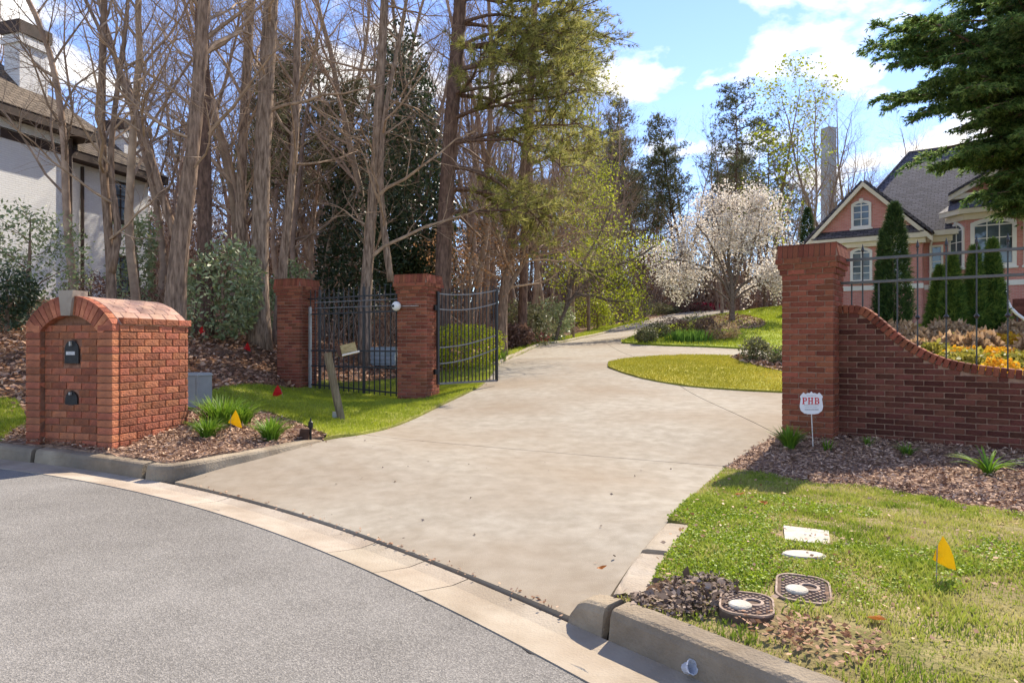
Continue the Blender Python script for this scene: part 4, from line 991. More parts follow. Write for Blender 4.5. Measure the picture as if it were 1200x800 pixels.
# orange dead leaves lying singly on the verge
def fallen_leaf(u, v, size, lab):
    p = P(u, v); A_ = Acc(); n = 9; V = [(0, 0, 0.012)]
    for i in range(n):
        a = 2 * math.pi * i / n; r = size * (0.6 + 0.4 * ((i * 7) % 3) / 2); V.append((r * math.cos(a), r * 0.72 * math.sin(a), 0.02 + 0.25 * size * random.random()))
    A_.add(V, T=[(0, 1 + i, 1 + (i + 1) % n) for i in range(n)]); o = A_.obj('fallen_leaf', 'orange_leaf', loc=(p[0], p[1], Hs(*p) + 0.012), rot=(0.1, 0.2, random.random() * 6)); tag(o, lab, 'leaf')
fallen_leaf(867, 583, 0.05, 'orange dead leaf on green grass near the shaded mulch')
fallen_leaf(894, 594, 0.05, 'pale brown dead leaf lying in the grass above the square slab')
fallen_leaf(1027, 733, 0.05, 'bright orange dead leaf beside a brown bare patch')
fallen_leaf(706, 673, 0.035, 'small pale dead leaf lying on the concrete drive')

# ================================================================== HOUSES
def seg_arch(x0, x1, z0, z1, rise, n=9):
    c = (x0 + x1) / 2; hw = (x1 - x0) / 2; out = [(x0, z0), (x1, z0)]
    for i in range(n + 1):
        s = 1 - 2 * i / n; out.append((c + hw * s, z1 - rise + rise * math.cos(s * math.pi / 2) ** 0.8 if rise else z1))
    return out
def add_window(parent, x0, x1, z0, z1, y, rise=0.0, cols=2, rows=3, frame=0.12, trim='white_trim', M=None, key=False):
    """window: outer surround, sunk glass panes, glazing bars; y = wall face, facing -y"""
    o = seg_arch(x0, x1, z0, z1, rise); i_ = seg_arch(x0 + frame, x1 - frame, z0 + frame, z1 - frame, rise * 0.85)
    A_ = Acc(); A_.ring(o, i_, y - 0.07, y + 0.01); w = A_.obj('window', trim, parent)
    xs = np.linspace(x0 + frame, x1 - frame, cols + 1); zt = z1 - frame - rise * 0.85; zs = list(np.linspace(z0 + frame, zt, rows + 1))
    for a in range(cols):
        for b in range(rows):
            A_ = Acc(); A_.box((xs[a] + 0.012, y - 0.022, zs[b] + 0.012), (xs[a + 1] - 0.012, y - 0.01, zs[b + 1] - 0.012)); A_.obj('pane', 'glass', w)
    if rise:
        A_ = Acc(); A_.prism([(x0 + frame + .01, zt + .012)] + [(x1 - frame - .01, zt + .012)] + [p for p in i_[2:]], y - 0.022, y - 0.01); A_.obj('pane', 'glass', w)
    A_ = Acc()
    for k, x in enumerate(xs[1:-1]): A_.box((x - 0.022, y - 0.045, z0 + frame), (x + 0.022, y - 0.0, z1 - frame - 0.02))
    for k, z in enumerate(zs[1:-1]): A_.box((x0 + frame, y - 0.043, z - 0.02), (x1 - frame, y - 0.001, z + 0.02))
    if rise: A_.box((x0 + frame, y - 0.04, zt - 0.03), (x1 - frame, y - 0.002, zt + 0.03))
    if A_.n: A_.obj('glazing_bar', trim, w)
    A_ = Acc(); A_.box((x0 - 0.06, y - 0.13, z0 - 0.09), (x1 + 0.06, y + 0.0, z0 - 0.002)); A_.obj('sill', trim, w)
    if key: A_ = Acc(); c = (x0 + x1) / 2; A_.prism([(c - .07, z1 - frame - .03), (c + .07, z1 - frame - .03), (c + .10, z1 + .09), (c - .10, z1 + .09)], y - 0.1, y - 0.005); A_.obj('keystone', trim, w)
    if M is not None: w.matrix_local = M
    return w
def red_house():
    O = (20.0, 33.0); t = empty('brick_house', (O[0], O[1], 0.0), R(-35), 'large pink red brick house with steep dark slate roof and white arched windows', 'house')
    zb, ze, zp, xl, xr, xm = 1.2, 7.0, 9.62, -5.2, -0.05, -2.68
    A_ = Acc(); A_.prism([(xl + .2, zb), (xr - .1, zb), (xr - .1, ze), (xm, zp - .18), (xl + .2, ze)], 0.0, 9.0); A_.obj('wall', 'house_brick', t, boxuv=True)
    A_ = Acc(); A_.box((-0.2, 1.25, zb), (14.5, 12.5, ze + 0.2)); A_.box((-0.2, 12.5, zb), (14.4, 14, ze + .1)); A_.obj('wall', 'house_brick', t, boxuv=True)
    bay = [(0.85, 1.26), (1.6, 0.42), (5.2, 0.42), (6.0, 1.26)]
    A_ = Acc(); V = [(x, y, z) for z in (zb, 7.62) for x, y in bay]; A_.add(V, Q=[(0, 1, 5, 4), (1, 2, 6, 5), (2, 3, 7, 6), (4, 5, 6, 7)]); A_.obj('wall', 'house_brick', t, boxuv=True)
    # wing gable: rakes, pent roof, cornice
    rf = Acc()
    def slope(a, b, c, d, th=0.12):
        a, b, c, d = map(np.array, (a, b, c, d)); n = np.cross(b - a, d - a).astype(float); n /= np.linalg.norm(n)
        rf.hexa(np.array([a, b, c, d, a + n * th, b + n * th, c + n * th, d + n * th], float))
    dz = (zp - ze) / (xm - xl)
    slope((xl - .25, -.35, ze - .25 * dz), (xm, -.35, zp), (xm, 9.2, zp), (xl - .25, 9.2, ze - .25 * dz)); slope((xm, -.35, zp), (xr + .3, -.35, ze - .2), (xr + .3, 9.2, ze - .2), (xm, 9.2, zp))
    r1 = rf.obj('roof', 'slate', t, boxuv=True)
    for s0, s1 in (((xl - .3, ze - .42), (xm, zp - .02)), ((xm, zp - .02), (xr + .35, ze - .40))):
        A_ = Acc(); A_.prism([s0, s1, (s1[0], s1[1] - .24), (s0[0], s0[1] - .24)], -0.42, -0.24); A_.obj('bargeboard', 'cream_trim', r1)
    A_ = Acc(); A_.hexa([(xl + .1, -.42, 6.86), (xr, -.42, 6.86), (xr, .0, 7.14), (xl + .1, .0, 7.14), (xl + .1, -.42, 6.94), (xr, -.42, 6.94), (xr, .0, 7.28), (xl + .1, .0, 7.28)]); A_.obj('pent_roof', 'slate', r1, boxuv=True)
    A_ = Acc(); A_.box((xl - .05, -.40, 6.60), (xr + .15, .02, 6.84)); A_.box((xl + .05, -.22, 6.36), (xr + .05, .01, 6.598)); A_.obj('cornice', 'cream_trim', t)
    # main hipped roof
    x0, x1, y0, y1, e, rz_ = -4.2, 15.2, 0.75, 14.6, 7.05, 12.7
    A_ = Acc(); ra, rb2 = (-1.35, 7.7, rz_), (11, 7.7, rz_)
    A_.add([(x0, y0, e), (x1, y0, e), rb2, ra], Q=[(0, 1, 2, 3)]); A_.add([(x1, y1, e), (x0, y1, e), ra, rb2], Q=[(0, 1, 2, 3)]); A_.add([(x0, y1, e), (x0, y0, e), ra], T=[(0, 1, 2)]); A_.add([(x1, y0, e), (x1, y1, e), rb2], T=[(0, 1, 2)])
    r2 = A_.obj('roof', 'slate', t, boxuv=True)
    A_ = Acc(); A_.tube([ra, rb2], 0.09, 6); A_.tube([(x0, y0, e + .02), ra], 0.07, 6); A_.tube([(x1, y0, e + .02), rb2], 0.07, 6); A_.obj('ridge_cap', 'slate', r2, boxuv=True)
    A_ = Acc(); A_.box((-0.1, 0.72, 6.78), (14.8, 1.24, 7.03)); A_.box((-0.1, 1.0, 6.5), (14.6, 1.245, 6.778)); A_.obj('cornice', 'cream_trim', t)
    # bay cornice and roof
    def off(p, d): cx, cy = 3.4, 2.4; v = np.array(p) - (cx, cy); return np.array((cx, cy)) + v * (1 + d / np.linalg.norm(v))
    A_ = Acc()
    for z0, z1, d in ((7.35, 7.62, 0.12), (7.622, 7.86, 0.40)):
        o = [off(p, d) for p in bay]; V = [(p[0], p[1], z) for z in (z0, z1) for p in o]; A_.add(V, Q=[(0, 1, 5, 4), (1, 2, 6, 5), (2, 3, 7, 6), (4, 5, 6, 7), (3, 2, 1, 0)])
    A_.obj('cornice', 'cream_trim', t)
    o = [off(p, 0.45) for p in bay]; A_ = Acc(); V = [(p[0], p[1], 7.87) for p in o] + [(1.5, 2.6, 9.0), (2.2, 2.2, 9.05), (4.6, 2.2, 9.05), (5.3, 2.6, 9.0)]; A_.add(V, Q=[(0, 1, 5, 4), (1, 2, 6, 5), (2, 3, 7, 6)]); A_.obj('roof', 'slate', t, boxuv=True)
    # dormer over the bay with raked cream eave
    A_ = Acc(); A_.prism([(1.2, 8.2), (5.8, 8.2), (5.8, 8.9), (3.5, 10.2), (1.2, 8.9)], 2.0, 6.0); dm = A_.obj('dormer', 'house_brick', t, boxuv=True)
    for a, b in (((0.85, 8.78), (3.5, 10.3)), ((3.5, 10.3), (6.15, 8.78))):
        A_ = Acc(); A_.prism([a, b, (b[0], b[1] - .26), (a[0], a[1] - .26)], 1.55, 1.8); A_.obj('bargeboard', 'cream_trim', dm)
        A_ = Acc(); A_.prism([(a[0], a[1] + .13), (b[0], b[1] + .13), (b[0], b[1] + .005), (a[0], a[1] + .005)], 1.5, 6.2); A_.obj('roof', 'slate', dm, boxuv=True)
    A_ = Acc(); A_.box((0.9, 1.6, 8.6), (2.2, 2.0, 8.86)); A_.obj('eave_return', 'cream_trim', dm)
    # white stone band, downspout
    A_ = Acc(); A_.box((xl + .12, -.06, 4.18), (xr - .04, -.003, 4.42)); A_.box((-0.14, 1.18, 4.18), (0.8, 1.247, 4.42))
    V = [(*off(p, .07), z) for z in (4.18, 4.42) for p in bay]; A_.add(V, Q=[(0, 1, 5, 4), (1, 2, 6, 5), (2, 3, 7, 6), (4, 5, 6, 7)]); A_.obj('stone_band', 'white_trim', t)
    A_ = Acc(); A_.tube([(0.22, .65, 6.9), (0.2, 0.9, 6.55), (0.12, 1.1, 6.3), (0.12, 1.14, 1.4)], 0.055, 8); A_.obj('downspout', 'white_trim', t)
    # windows
    add_window(t, -3.26, -2.34, 7.34, 8.74, 0.0, rise=0.16, key=True); add_window(t, -3.30, -2.30, 4.6, 6.36, 0.0, rise=0.18, key=True, rows=4); add_window(t, -1.75, -0.75, 4.6, 6.36, 0.0, rise=0.18, key=True, rows=4); add_window(t, -4.75, -3.85, 4.6, 6.36, 0.0, rise=0.18, key=True, rows=4)
    add_window(t, 0.1, 0.66, 5.1, 6.36, 1.25, cols=1, rows=3, frame=0.09)
    d = np.array((0.75, -0.84)); ln = np.linalg.norm(d); ang = math.atan2(d[1], d[0])
    M = Matrix.Translation((0.85, 1.26, 0)) @ Matrix.Rotation(ang, 4, 'Z'); add_window(t, 0.10, ln - 0.06, 5.1, 7.3, -0.0, rise=0.3, cols=2, rows=3, frame=0.11, M=M, key=True)
    add_window(t, 1.78, 3.55, 5.05, 7.36, 0.42, rise=0.2, cols=3, rows=3, frame=0.17, key=True); add_window(t, 3.8, 5.1, 5.05, 7.36, 0.42, rise=0.2, cols=2, rows=3, frame=0.15)
red_house()
def stair_rail():
    p0 = px(1178, 338, 25); pts = [px(*q) for q in ((1181, 331, 25), (1178, 338, 25), (1179, 349, 25), (1184, 360, 24.8), (1192, 368, 24.6), (1203, 376, 24.4), (1225, 388, 24.2))]
    t = empty('stair_rail', (p0[0], 25, Hs(p0[0], 25)), 0, 'white curved handrail sweeping down past the clipped conical shrubs', 'railing')
    b = np.array(t.location); A_ = Acc(); A_.tube([q - b for q in pts], 0.055, 8); A_.obj('handrail', 'white_trim', t, smooth=True)
    for q in (pts[4], pts[6]):
        A_ = Acc(); z = float(HB(np.array([q[0]]), np.array([q[1]]))[0]); A_.tube([q - b, (q[0] - b[0], q[1] - b[1], min(z, q[2] - 0.3) - b[2] - 0.2)], 0.03, 6); A_.obj('baluster', 'iron', t)
    A_ = Acc(); e = px(1210, 390, 25.3)
    st = empty('entrance_steps', (e[0], e[1], Hs(e[0], e[1]) - 0.4), R(-35), 'dark brick steps and cheek wall beside the white curved handrail', 'steps')
    for k in range(7): A_ = Acc(); A_.box((-0.55 - 0.0 * k, 0.32 * k, 0), (3.0, 0.32 * k + 0.36, 0.9 + 0.17 * k)); A_.obj('step', 'brick_dark', st)
stair_rail()
def white_house():
    C = (-15.45, 24.0); rz = R(73); t = empty('white_house', (C[0], C[1], 0), rz, 'tall white painted brick house with tan shingle roof and two chimneys', 'house')
    # local x runs along the wall away from us, -y faces us
    A_ = Acc(); A_.box((-9, 0, 1.5), (0, 9, 8.75)); A_.box((0, 0.5, 1.5), (3.8, 9, 8.1)); A_.obj('wall', 'white_brick', t, boxuv=True)
    def hip(x0, x1, y0, y1, e, zr, over=0.55):
        A_ = Acc(); x0 -= over; x1 += over; y0 -= over; y1 += over; w = (y1 - y0) / 2; ra = (x0 + w * 0.8, (y0 + y1) / 2, zr); rb2 = (max(x0 + w * .8 + .1, x1 - w * 0.8), (y0 + y1) / 2, zr)
        A_.add([(x0, y0, e), (x1, y0, e), rb2, ra], Q=[(0, 1, 2, 3)]); A_.add([(x1, y1, e), (x0, y1, e), ra, rb2], Q=[(0, 1, 2, 3)]); A_.add([(x0, y1, e), (x0, y0, e), ra], T=[(0, 1, 2)]); A_.add([(x1, y0, e), (x1, y1, e), rb2], T=[(0, 1, 2)])
        r = A_.obj('roof', 'tan_shingle', t, boxuv=True)
        A_ = Acc(); A_.box((x0 + .02, y0 + .02, e - .3), (x1 - .02, y1 - .02, e - .012)); A_.obj('fascia', 'dark_fascia', r)
    hip(-9, 0, 0, 9, 8.95, 13.6); hip(-2, 3.8, 0.5, 9, 8.3, 12.2)
    def chimney(x, y, w, z0, z1):
        A_ = Acc(); A_.box((x - w, y - w * .7, z0), (x + w, y + w * .7, z1 - .75)); A_.box((x - w - .08, y - w * .7 - .08, z1 - .748), (x + w + .08, y + w * .7 + .08, z1 - .55)); A_.box((x - w - .02, y - w * .7 - .02, z1 - .548), (x + w + .02, y + w * .7 + .02, z1 - .42)); c = A_.obj('chimney', 'white_brick', t, boxuv=True)
        A_ = Acc(); A_.box((x - w - .1, y - w * .7 - .1, z1 - .418), (x + w + .1, y + w * .7 + .1, z1)); A_.obj('chimney_cap', 'dark_fascia', c)
    chimney(-0.9, 1.0, 0.5, 8.5, 12.3); chimney(3.6, 1.3, 0.6, 2, 10.4)
    for x in (-0.15, 0.75):
        A_ = Acc(); A_.tube([(x, -0.08 if x < 0 else 0.42, 8.6 if x < 0 else 7.9), (x, -0.08 if x < 0 else 0.42, 2)], 0.06, 8); A_.obj('downspout', 'dark_fascia', t)
    for x0, x1, z0, z1 in ((2.0, 2.9, 6.2, 7.75), (2.0, 2.9, 3.4, 4.9)): add_window(t, x0, x1, z0, z1, 0.5, frame=0.08, trim='dark_fascia')
    for x0 in (-4.2, -7.4):
        for z0 in (3.4, 6.3): add_window(t, x0, x0 + 1.1, z0, z0 + 1.6, 0.0, frame=0.08, trim='dark_fascia')
white_house()
def tower():
    Y = 620; c = px(971, 200, Y); A_ = Acc(); zt = CAM_Z + (HV - 152) / FPX * Y
    t = empty('office_tower', (c[0], c[1], 0), R(20), 'distant grey office tower rising behind the bare trees', 'tower')
    A_.box((-4.6, -4.6, 0), (4.6, 4.6, zt)); A_.obj('shaft', 'far_glass', t)
    A_ = Acc(); A_.box((-4.75, -4.75, zt), (4.75, 4.75, zt + 1.2)); A_.obj('parapet', 'blue_grey', t)
    for k in range(-2, 3): A_ = Acc(); A_.box((k * 1.8 - .2, -4.9, 0), (k * 1.8 + .2, -4.6, zt - 2)); A_.obj('fin', 'far_glass', t)
tower()
# ================================================================== PLANTS
def unit(v): v = np.asarray(v, float); return v / (np.linalg.norm(v) + 1e-9)
def rand_unit(n): v = rng.normal(size=(n, 3)); return v / np.linalg.norm(v, axis=1, keepdims=True)
def limb(p0, d0, L, r0, r1, n, wig, up, rg):
    pts = [np.array(p0, float)]; d = unit(d0); st = L / n
    for i in range(n):
        d = unit(d + rg.normal(0, wig, 3) + np.array((0, 0, up))); pts.append(pts[-1] + d * st)
    return np.array(pts), np.linspace(r0, r1, n + 1)
def side_dir(d, ang, az):
    d = unit(d); ref = np.array((0, 0, 1.0)) if abs(d[2]) < 0.9 else np.array((1.0, 0, 0))
    u = unit(np.cross(d, ref)); w = np.cross(d, u)
    return math.cos(ang) * d + math.sin(ang) * (math.cos(az) * u + math.sin(az) * w)
def grow(acc, pts, rad, level, spec, rg, tips=None):
    """spec[level] = (count, t0, length, angle, radius factor, sides, segs, wiggle, up)"""
    if level >= len(spec): return
    cnt, t0, Lf, ang, rf, k, n, wig, up = spec[level]; m = len(pts) - 1
    for i in range(cnt):
        t = t0 + (1 - t0) * (i + rg.random()) / cnt; f = t * m; j = min(int(f), m - 1); fr = f - j
        p = pts[j] * (1 - fr) + pts[j + 1] * fr; r = rad[j] * (1 - fr) + rad[j + 1] * fr
        d = side_dir(pts[j + 1] - pts[j], ang * (0.7 + 0.6 * rg.random()), rg.random() * 6.283)
        L = Lf * (0.6 + 0.8 * rg.random()) * (1.15 - 0.55 * t); r0 = max(0.0025, min(r * rf, L * (0.0155 if level == 0 else 0.010)))
        q, rr = limb(p, d, L, r0, max(0.0016, r0 * 0.25), n, wig, up, rg)
        acc.tube(q, rr, k, cap=False)
        if tips is not None and level >= len(spec) - 2: tips.append((q[-1], q[-1] - q[-2])); tips.append((q[len(q) // 2], q[-1] - q[-2]))
        grow(acc, q, rr, level + 1, spec, rg, tips)
def smooth_path(P3, n):
    P3 = np.asarray(P3, float); s = np.concatenate([[0], np.cumsum(np.linalg.norm(np.diff(P3, axis=0), axis=1))]); t = np.linspace(0, s[-1], n)
    Q = np.stack([np.interp(t, s, P3[:, i]) for i in range(P3.shape[1])], 1)
    for _ in range(3): Q[1:-1] = 0.25 * Q[:-2] + 0.5 * Q[1:-1] + 0.25 * Q[2:]
    return Q
def leaf_quads(acc, C, size, rg, aspect=0.5, lo=0.0, hi=1.0, droop=0.0, size_var=0.4, flat=0.0, a=None, shade=None):
    """rhombic leaves at points C"""
    n = len(C); s = size * (1 - size_var + 2 * size_var * rg.random(n))
    D = rg.normal(size=(n, 3)); D[:, 2] = D[:, 2] * (1 - flat) - droop; D /= np.linalg.norm(D, axis=1, keepdims=True) + 1e-9
    Nn = rg.normal(size=(n, 3)); Nn[:, 2] += flat * 2; W = np.cross(D, Nn); W /= np.linalg.norm(W, axis=1, keepdims=True) + 1e-9
    Dl = D * s[:, None]; Wl = W * (s * aspect * 0.5)[:, None]
    V = np.stack([C, C + Dl * 0.45 + Wl, C + Dl, C + Dl * 0.45 - Wl], 1).reshape(-1, 3)
    if a is None: a = lo + (hi - lo) * rg.random(n)
    i = np.arange(n) * 4; acc.add(V, Q=np.stack([i, i + 1, i + 2, i + 3], 1), a=np.repeat(a, 4))
def needles(acc, C, D, m, ln, w, rg, spread=0.7, lo=0, hi=1):
    """tufts of needles: thin triangles fanning round direction D"""
    n = len(C); C = np.repeat(C, m, 0); D = np.repeat(D, m, 0); D = D / (np.linalg.norm(D, axis=1, keepdims=True) + 1e-9)
    N_ = n * m; d = D + rg.normal(0, spread, (N_, 3)); d /= np.linalg.norm(d, axis=1, keepdims=True) + 1e-9
    W = np.cross(d, rg.normal(size=(N_, 3))); W /= np.linalg.norm(W, axis=1, keepdims=True) + 1e-9
    L = ln * (0.7 + 0.6 * rg.random(N_))
    V = np.stack([C + W * w * 0.5, C - W * w * 0.5, C + d * L[:, None]], 1).reshape(-1, 3)
    i = np.arange(N_) * 3; a = np.repeat(np.clip(np.repeat(lo + (hi - lo) * rg.random(n), m) + rg.normal(0, 0.12, N_), 0, 1), 3)
    acc.add(V, T=np.stack([i, i + 1, i + 2], 1), a=a)
BARE = [(20, 0.28, 3.2, 0.95, 0.42, 5, 6, 0.16, 0.06), (7, 0.25, 1.35, 0.8, 0.5, 4, 4, 0.2, 0.03), (5, 0.2, 0.62, 0.7, 0.5, 3, 3, 0.2, 0.02)]
def hero(name, label, stems, Y, spec, seed, bark, twig='twig', cat='tree', group=None, dy=0.0, root_flare=1.15, zcut=None, leaf=None, wf=0.82):
    """a tree whose stems follow pixel paths (u, v, width in px) in the plane at distance Y"""
    rg = np.random.default_rng(seed); u0, v0, _ = stems[0][0]; base = px(u0, v0, Y); base[2] = Hs(base[0], base[1]) - 0.05
    t = empty(name, tuple(base), 0, label, cat, group); tr = Acc(); cr = Acc(); tips = []
    for si, st in enumerate(stems):
        pts = [np.append(px(u, v, Y + dy * k * 0.3 + (rg.normal(0, 0.05) if k else 0)) - base, wf * w / FPX * Y / 2) for k, (u, v, w) in enumerate(st)]
        if si == 0: pts[0][2] = -0.1; pts[0][3] *= root_flare
        q = smooth_path(pts, 26)
        if si == 0:
            f = np.maximum(0, 1 - np.arange(26) / 3.0); q[:, 3] *= 1 + 0.12 * f
        tr.tube(q[:, :3], q[:, 3], 12, cap=True); grow(cr, q[:, :3], q[:, 3], 0, spec, rg, tips)
    V = tr.V
    for i in range(len(V)): V[i] = V[i] + rg.normal(0, 0.006, V[i].shape)
    tr.obj('trunk', bark, t, smooth=True); cr.obj('crown', twig, t)
    if leaf: leaf(t, tips, rg)
    return t
# ---- the trees that stand in front, left of the drive
hero('bare_tree', 'slim bare tree with two winding stems behind the brick mailbox', [[(132, 345, 13), (129, 290, 12), (124, 230, 11), (117, 160, 10), (120, 80, 9), (122, 0, 8), (126, -150, 6), (128, -420, 3)],
      [(131, 320, 10), (143, 270, 9), (128, 215, 8), (133, 130, 7), (145, 60, 6), (152, -20, 5), (160, -200, 2.5)]], 13.5, [(15, 0.15, 2.6, 0.9, 0.5, 5, 6, 0.2, 0.05), (7, 0.2, 1.2, 0.8, 0.5, 4, 4, 0.22, 0.02), (5, 0.2, 0.55, 0.7, 0.5, 3, 3, 0.2, 0.0)], 21, 'bark_brown')
hero('bare_tree', 'stout forked bare tree with a burled lower trunk beside the white house', [[(205, 362, 30), (205, 320, 26), (211, 275, 24), (222, 215, 20), (229, 150, 18), (234, 80, 17), (240, 0, 15), (246, -200, 10), (250, -480, 4)],
      [(208, 282, 12), (192, 240, 10), (183, 200, 9), (165, 150, 8), (148, 95, 7), (120, 40, 5), (90, -20, 4), (40, -120, 2)]], 13.0,
      [(17, 0.25, 2.7, 0.95, 0.45, 5, 6, 0.2, 0.04), (7, 0.2, 1.3, 0.8, 0.5, 4, 4, 0.22, 0.02), (5, 0.2, 0.6, 0.7, 0.5, 3, 3, 0.2, 0.0)], 22, 'bark_brown')
hero('bare_tree', 'dark straight trunk close behind the stout forked tree', [[(239, 372, 22), (240, 300, 20), (240, 200, 19), (238, 100, 18), (236, 0, 17), (234, -200, 12), (232, -420, 5)]], 15.5, BARE, 23, 'bark_pine')
hero('bare_tree', 'thick pale grey trunk rising from the leaf litter left of a brick pillar', [[(304, 408, 29), (304, 370, 25), (304, 300, 24), (307, 200, 22), (312, 100, 22), (318, 0, 20), (322, -200, 14), (326, -420, 6)]], 16.2,
      [(15, 0.3, 3.3, 0.9, 0.35, 5, 6, 0.18, 0.05), (7, 0.25, 1.5, 0.8, 0.5, 4, 4, 0.2, 0.03), (5, 0.2, 0.7, 0.7, 0.5, 3, 3, 0.2, 0)], 24, 'bark_grey')
hero('bare_tree', 'tall grey trunk half hidden behind the thick pale trunk', [[(281, 385, 15), (281, 300, 14), (283, 200, 14), (288, 100, 13), (294, 0, 12), (299, -160, 9), (303, -300, 5)]], 20, BARE, 25, 'bark_grey')
hero('bare_tree', 'thin slightly bowed grey trunk behind a brick pillar', [[(325, 380, 14), (332, 300, 13), (340, 240, 11), (347, 150, 10), (348, 60, 10), (350, -30, 8), (352, -250, 4)]], 17.5, BARE, 26, 'bark_grey')
hero('bare_tree', 'two stemmed bare tree with spreading pale twigs behind the iron fence panel', [[(427, 402, 17), (428, 340, 16), (434, 270, 15), (441, 180, 14), (446, 90, 13), (451, 0, 12), (456, -160, 8), (460, -330, 4)],
      [(458, 330, 10), (450, 270, 9), (444, 210, 9), (452, 120, 7), (470, 40, 6), (486, -60, 4), (500, -180, 2)]], 18.5, [(19, 0.12, 2.9, 1.0, 0.45, 5, 6, 0.2, 0.0), (8, 0.2, 1.5, 0.8, 0.5, 4, 4, 0.22, 0.0), (5, 0.2, 0.75, 0.7, 0.5, 3, 3, 0.2, 0)], 27, 'bark_grey')
hero('bare_tree', 'leaning brown tree with dense fine twigs beside the drive beyond the gate', [[(588, 420, 15), (588, 380, 13), (591, 330, 12), (600, 280, 11), (610, 220, 9), (618, 150, 7), (625, 60, 5), (630, -40, 3)], [(592, 345, 8), (606, 320, 7), (625, 290, 5), (650, 262, 4), (680, 245, 2)]], 21,
      [(26, 0.15, 2.6, 0.95, 0.45, 4, 6, 0.2, 0.02), (8, 0.2, 1.3, 0.8, 0.5, 3, 4, 0.22, 0), (5, 0.2, 0.7, 0.7, 0.5, 3, 3, 0.2, 0)], 28, 'bark_brown')
# tall pine with long boughs to the right
def pine(Y, stem, boughs, label, seed, ncrown=46, k_=1.0):
    rg = np.random.default_rng(seed); base = px(stem[0][0], stem[0][1], Y); base[2] = Hs(base[0], base[1]) - 0.05
    t = empty('pine_tree', tuple(base), 0, label, 'tree'); tr = Acc(); cr = Acc(); lf = Acc()
    q = smooth_path([np.append(px(u, v, Y) - base, w / FPX * Y / 2) for u, v, w in stem], 30)
    q[0, 2] = -0.1; tr.tube(q[:, :3], q[:, 3], 12)
    tipsC, tipsD = [], []
    def bough(zv, tx, ty, L, drop, k=1.0):
        z = CAM_Z - (zv - HV) / FPX * Y - base[2]; j = int(np.argmin(abs(q[:, 2] - z))); p = q[j, :3]; d = unit((tx, ty, 0.25))
        b, rr = limb(p, d, L, 0.05 * k + 0.01, 0.012, 9, 0.10, drop, rg); cr.tube(b, rr, 6, cap=False)
        for i in range(int(9 * L / 1.4)):
            f = 2.0 + rg.random() * 7; a = int(min(f, 8)); pp = b[a] + (b[a + 1] - b[a]) * (f - a); sd = side_dir(b[a + 1] - b[a], 0.75 + 0.3 * rg.random(), rg.random() * 6.28); sd[2] *= 0.35
            c, cr_ = limb(pp, sd, 0.5 + 0.75 * rg.random(), 0.014, 0.005, 4, 0.15, 0.05, rg); cr.tube(c, cr_, 4, cap=False)
            for h in range(8 if seed == 5 else 6):
                u_ = 1.0 + 3.0 * rg.random(); a2 = int(min(u_, 3)); e = c[a2] + (c[a2 + 1] - c[a2]) * (u_ - a2) + rg.normal(0, 0.06, 3); tipsC.append(e); tipsD.append(c[a2 + 1] - c[a2] + rg.normal(0, 0.05, 3))
    for zv, L, dr in boughs:
        bough(zv, 1.0, -0.35 + 0.7 * rg.random(), L, dr)
        if seed == 5: bough(zv + 9, 0.9, -0.9 + 1.8 * rg.random(), L * 0.9, dr)
        if zv < 130: bough(zv - 12, 0.8, rg.random() * 1.6 - 0.8, L * 0.8, dr)
    for k in range(ncrown):
        zv = -60 - 340 * rg.random(); a = rg.random() * 6.28; bough(zv, math.cos(a), math.sin(a), 3.2 * (1.1 + (zv + 60) / 400), 0.0)
    needles(lf, np.array(tipsC), np.array(tipsD), 11, 0.20, 0.017, rg, 0.75)
    tr.obj('trunk', 'bark_pine', t, smooth=True); cr.obj('crown', 'bark_pine', t); lf.obj('needle_foliage', 'pine_needle', t)
pine(19.0, ((518, 392, 22), (519, 330, 19), (521, 260, 18), (526, 180, 17), (533, 90, 16), (540, 0, 15), (548, -150, 11), (555, -330, 6), (560, -420, 2)), ((-20, 4.2, -0.02), (20, 3.6, -0.02), (45, 4.4, -0.03), (70, 4.0, -0.04), (95, 3.8, -0.04), (120, 4.3, -0.06), (150, 4.4, -0.08), (175, 4.0, -0.09), (205, 3.8, -0.09), (232, 3.2, -0.07)), 'tall pine with dark trunk and drooping needle boughs reaching over the drive', 5, 9)
pine(25.0, ((612, 400, 11), (613, 330, 10), (616, 240, 9), (620, 150, 8.5), (624, 60, 8), (628, -40, 7), (632, -140, 4), (634, -200, 2)), ((-30, 3.0, -0.02), (0, 3.2, -0.03), (25, 3.2, -0.04), (55, 3.3, -0.05), (85, 3.2, -0.06), (110, 3.2, -0.06), (140, 3.0, -0.07), (165, 2.8, -0.07), (195, 2.6, -0.08), (225, 2.4, -0.08)), 'second pine with golden green needle boughs behind the leaning brown tree', 6, 6)
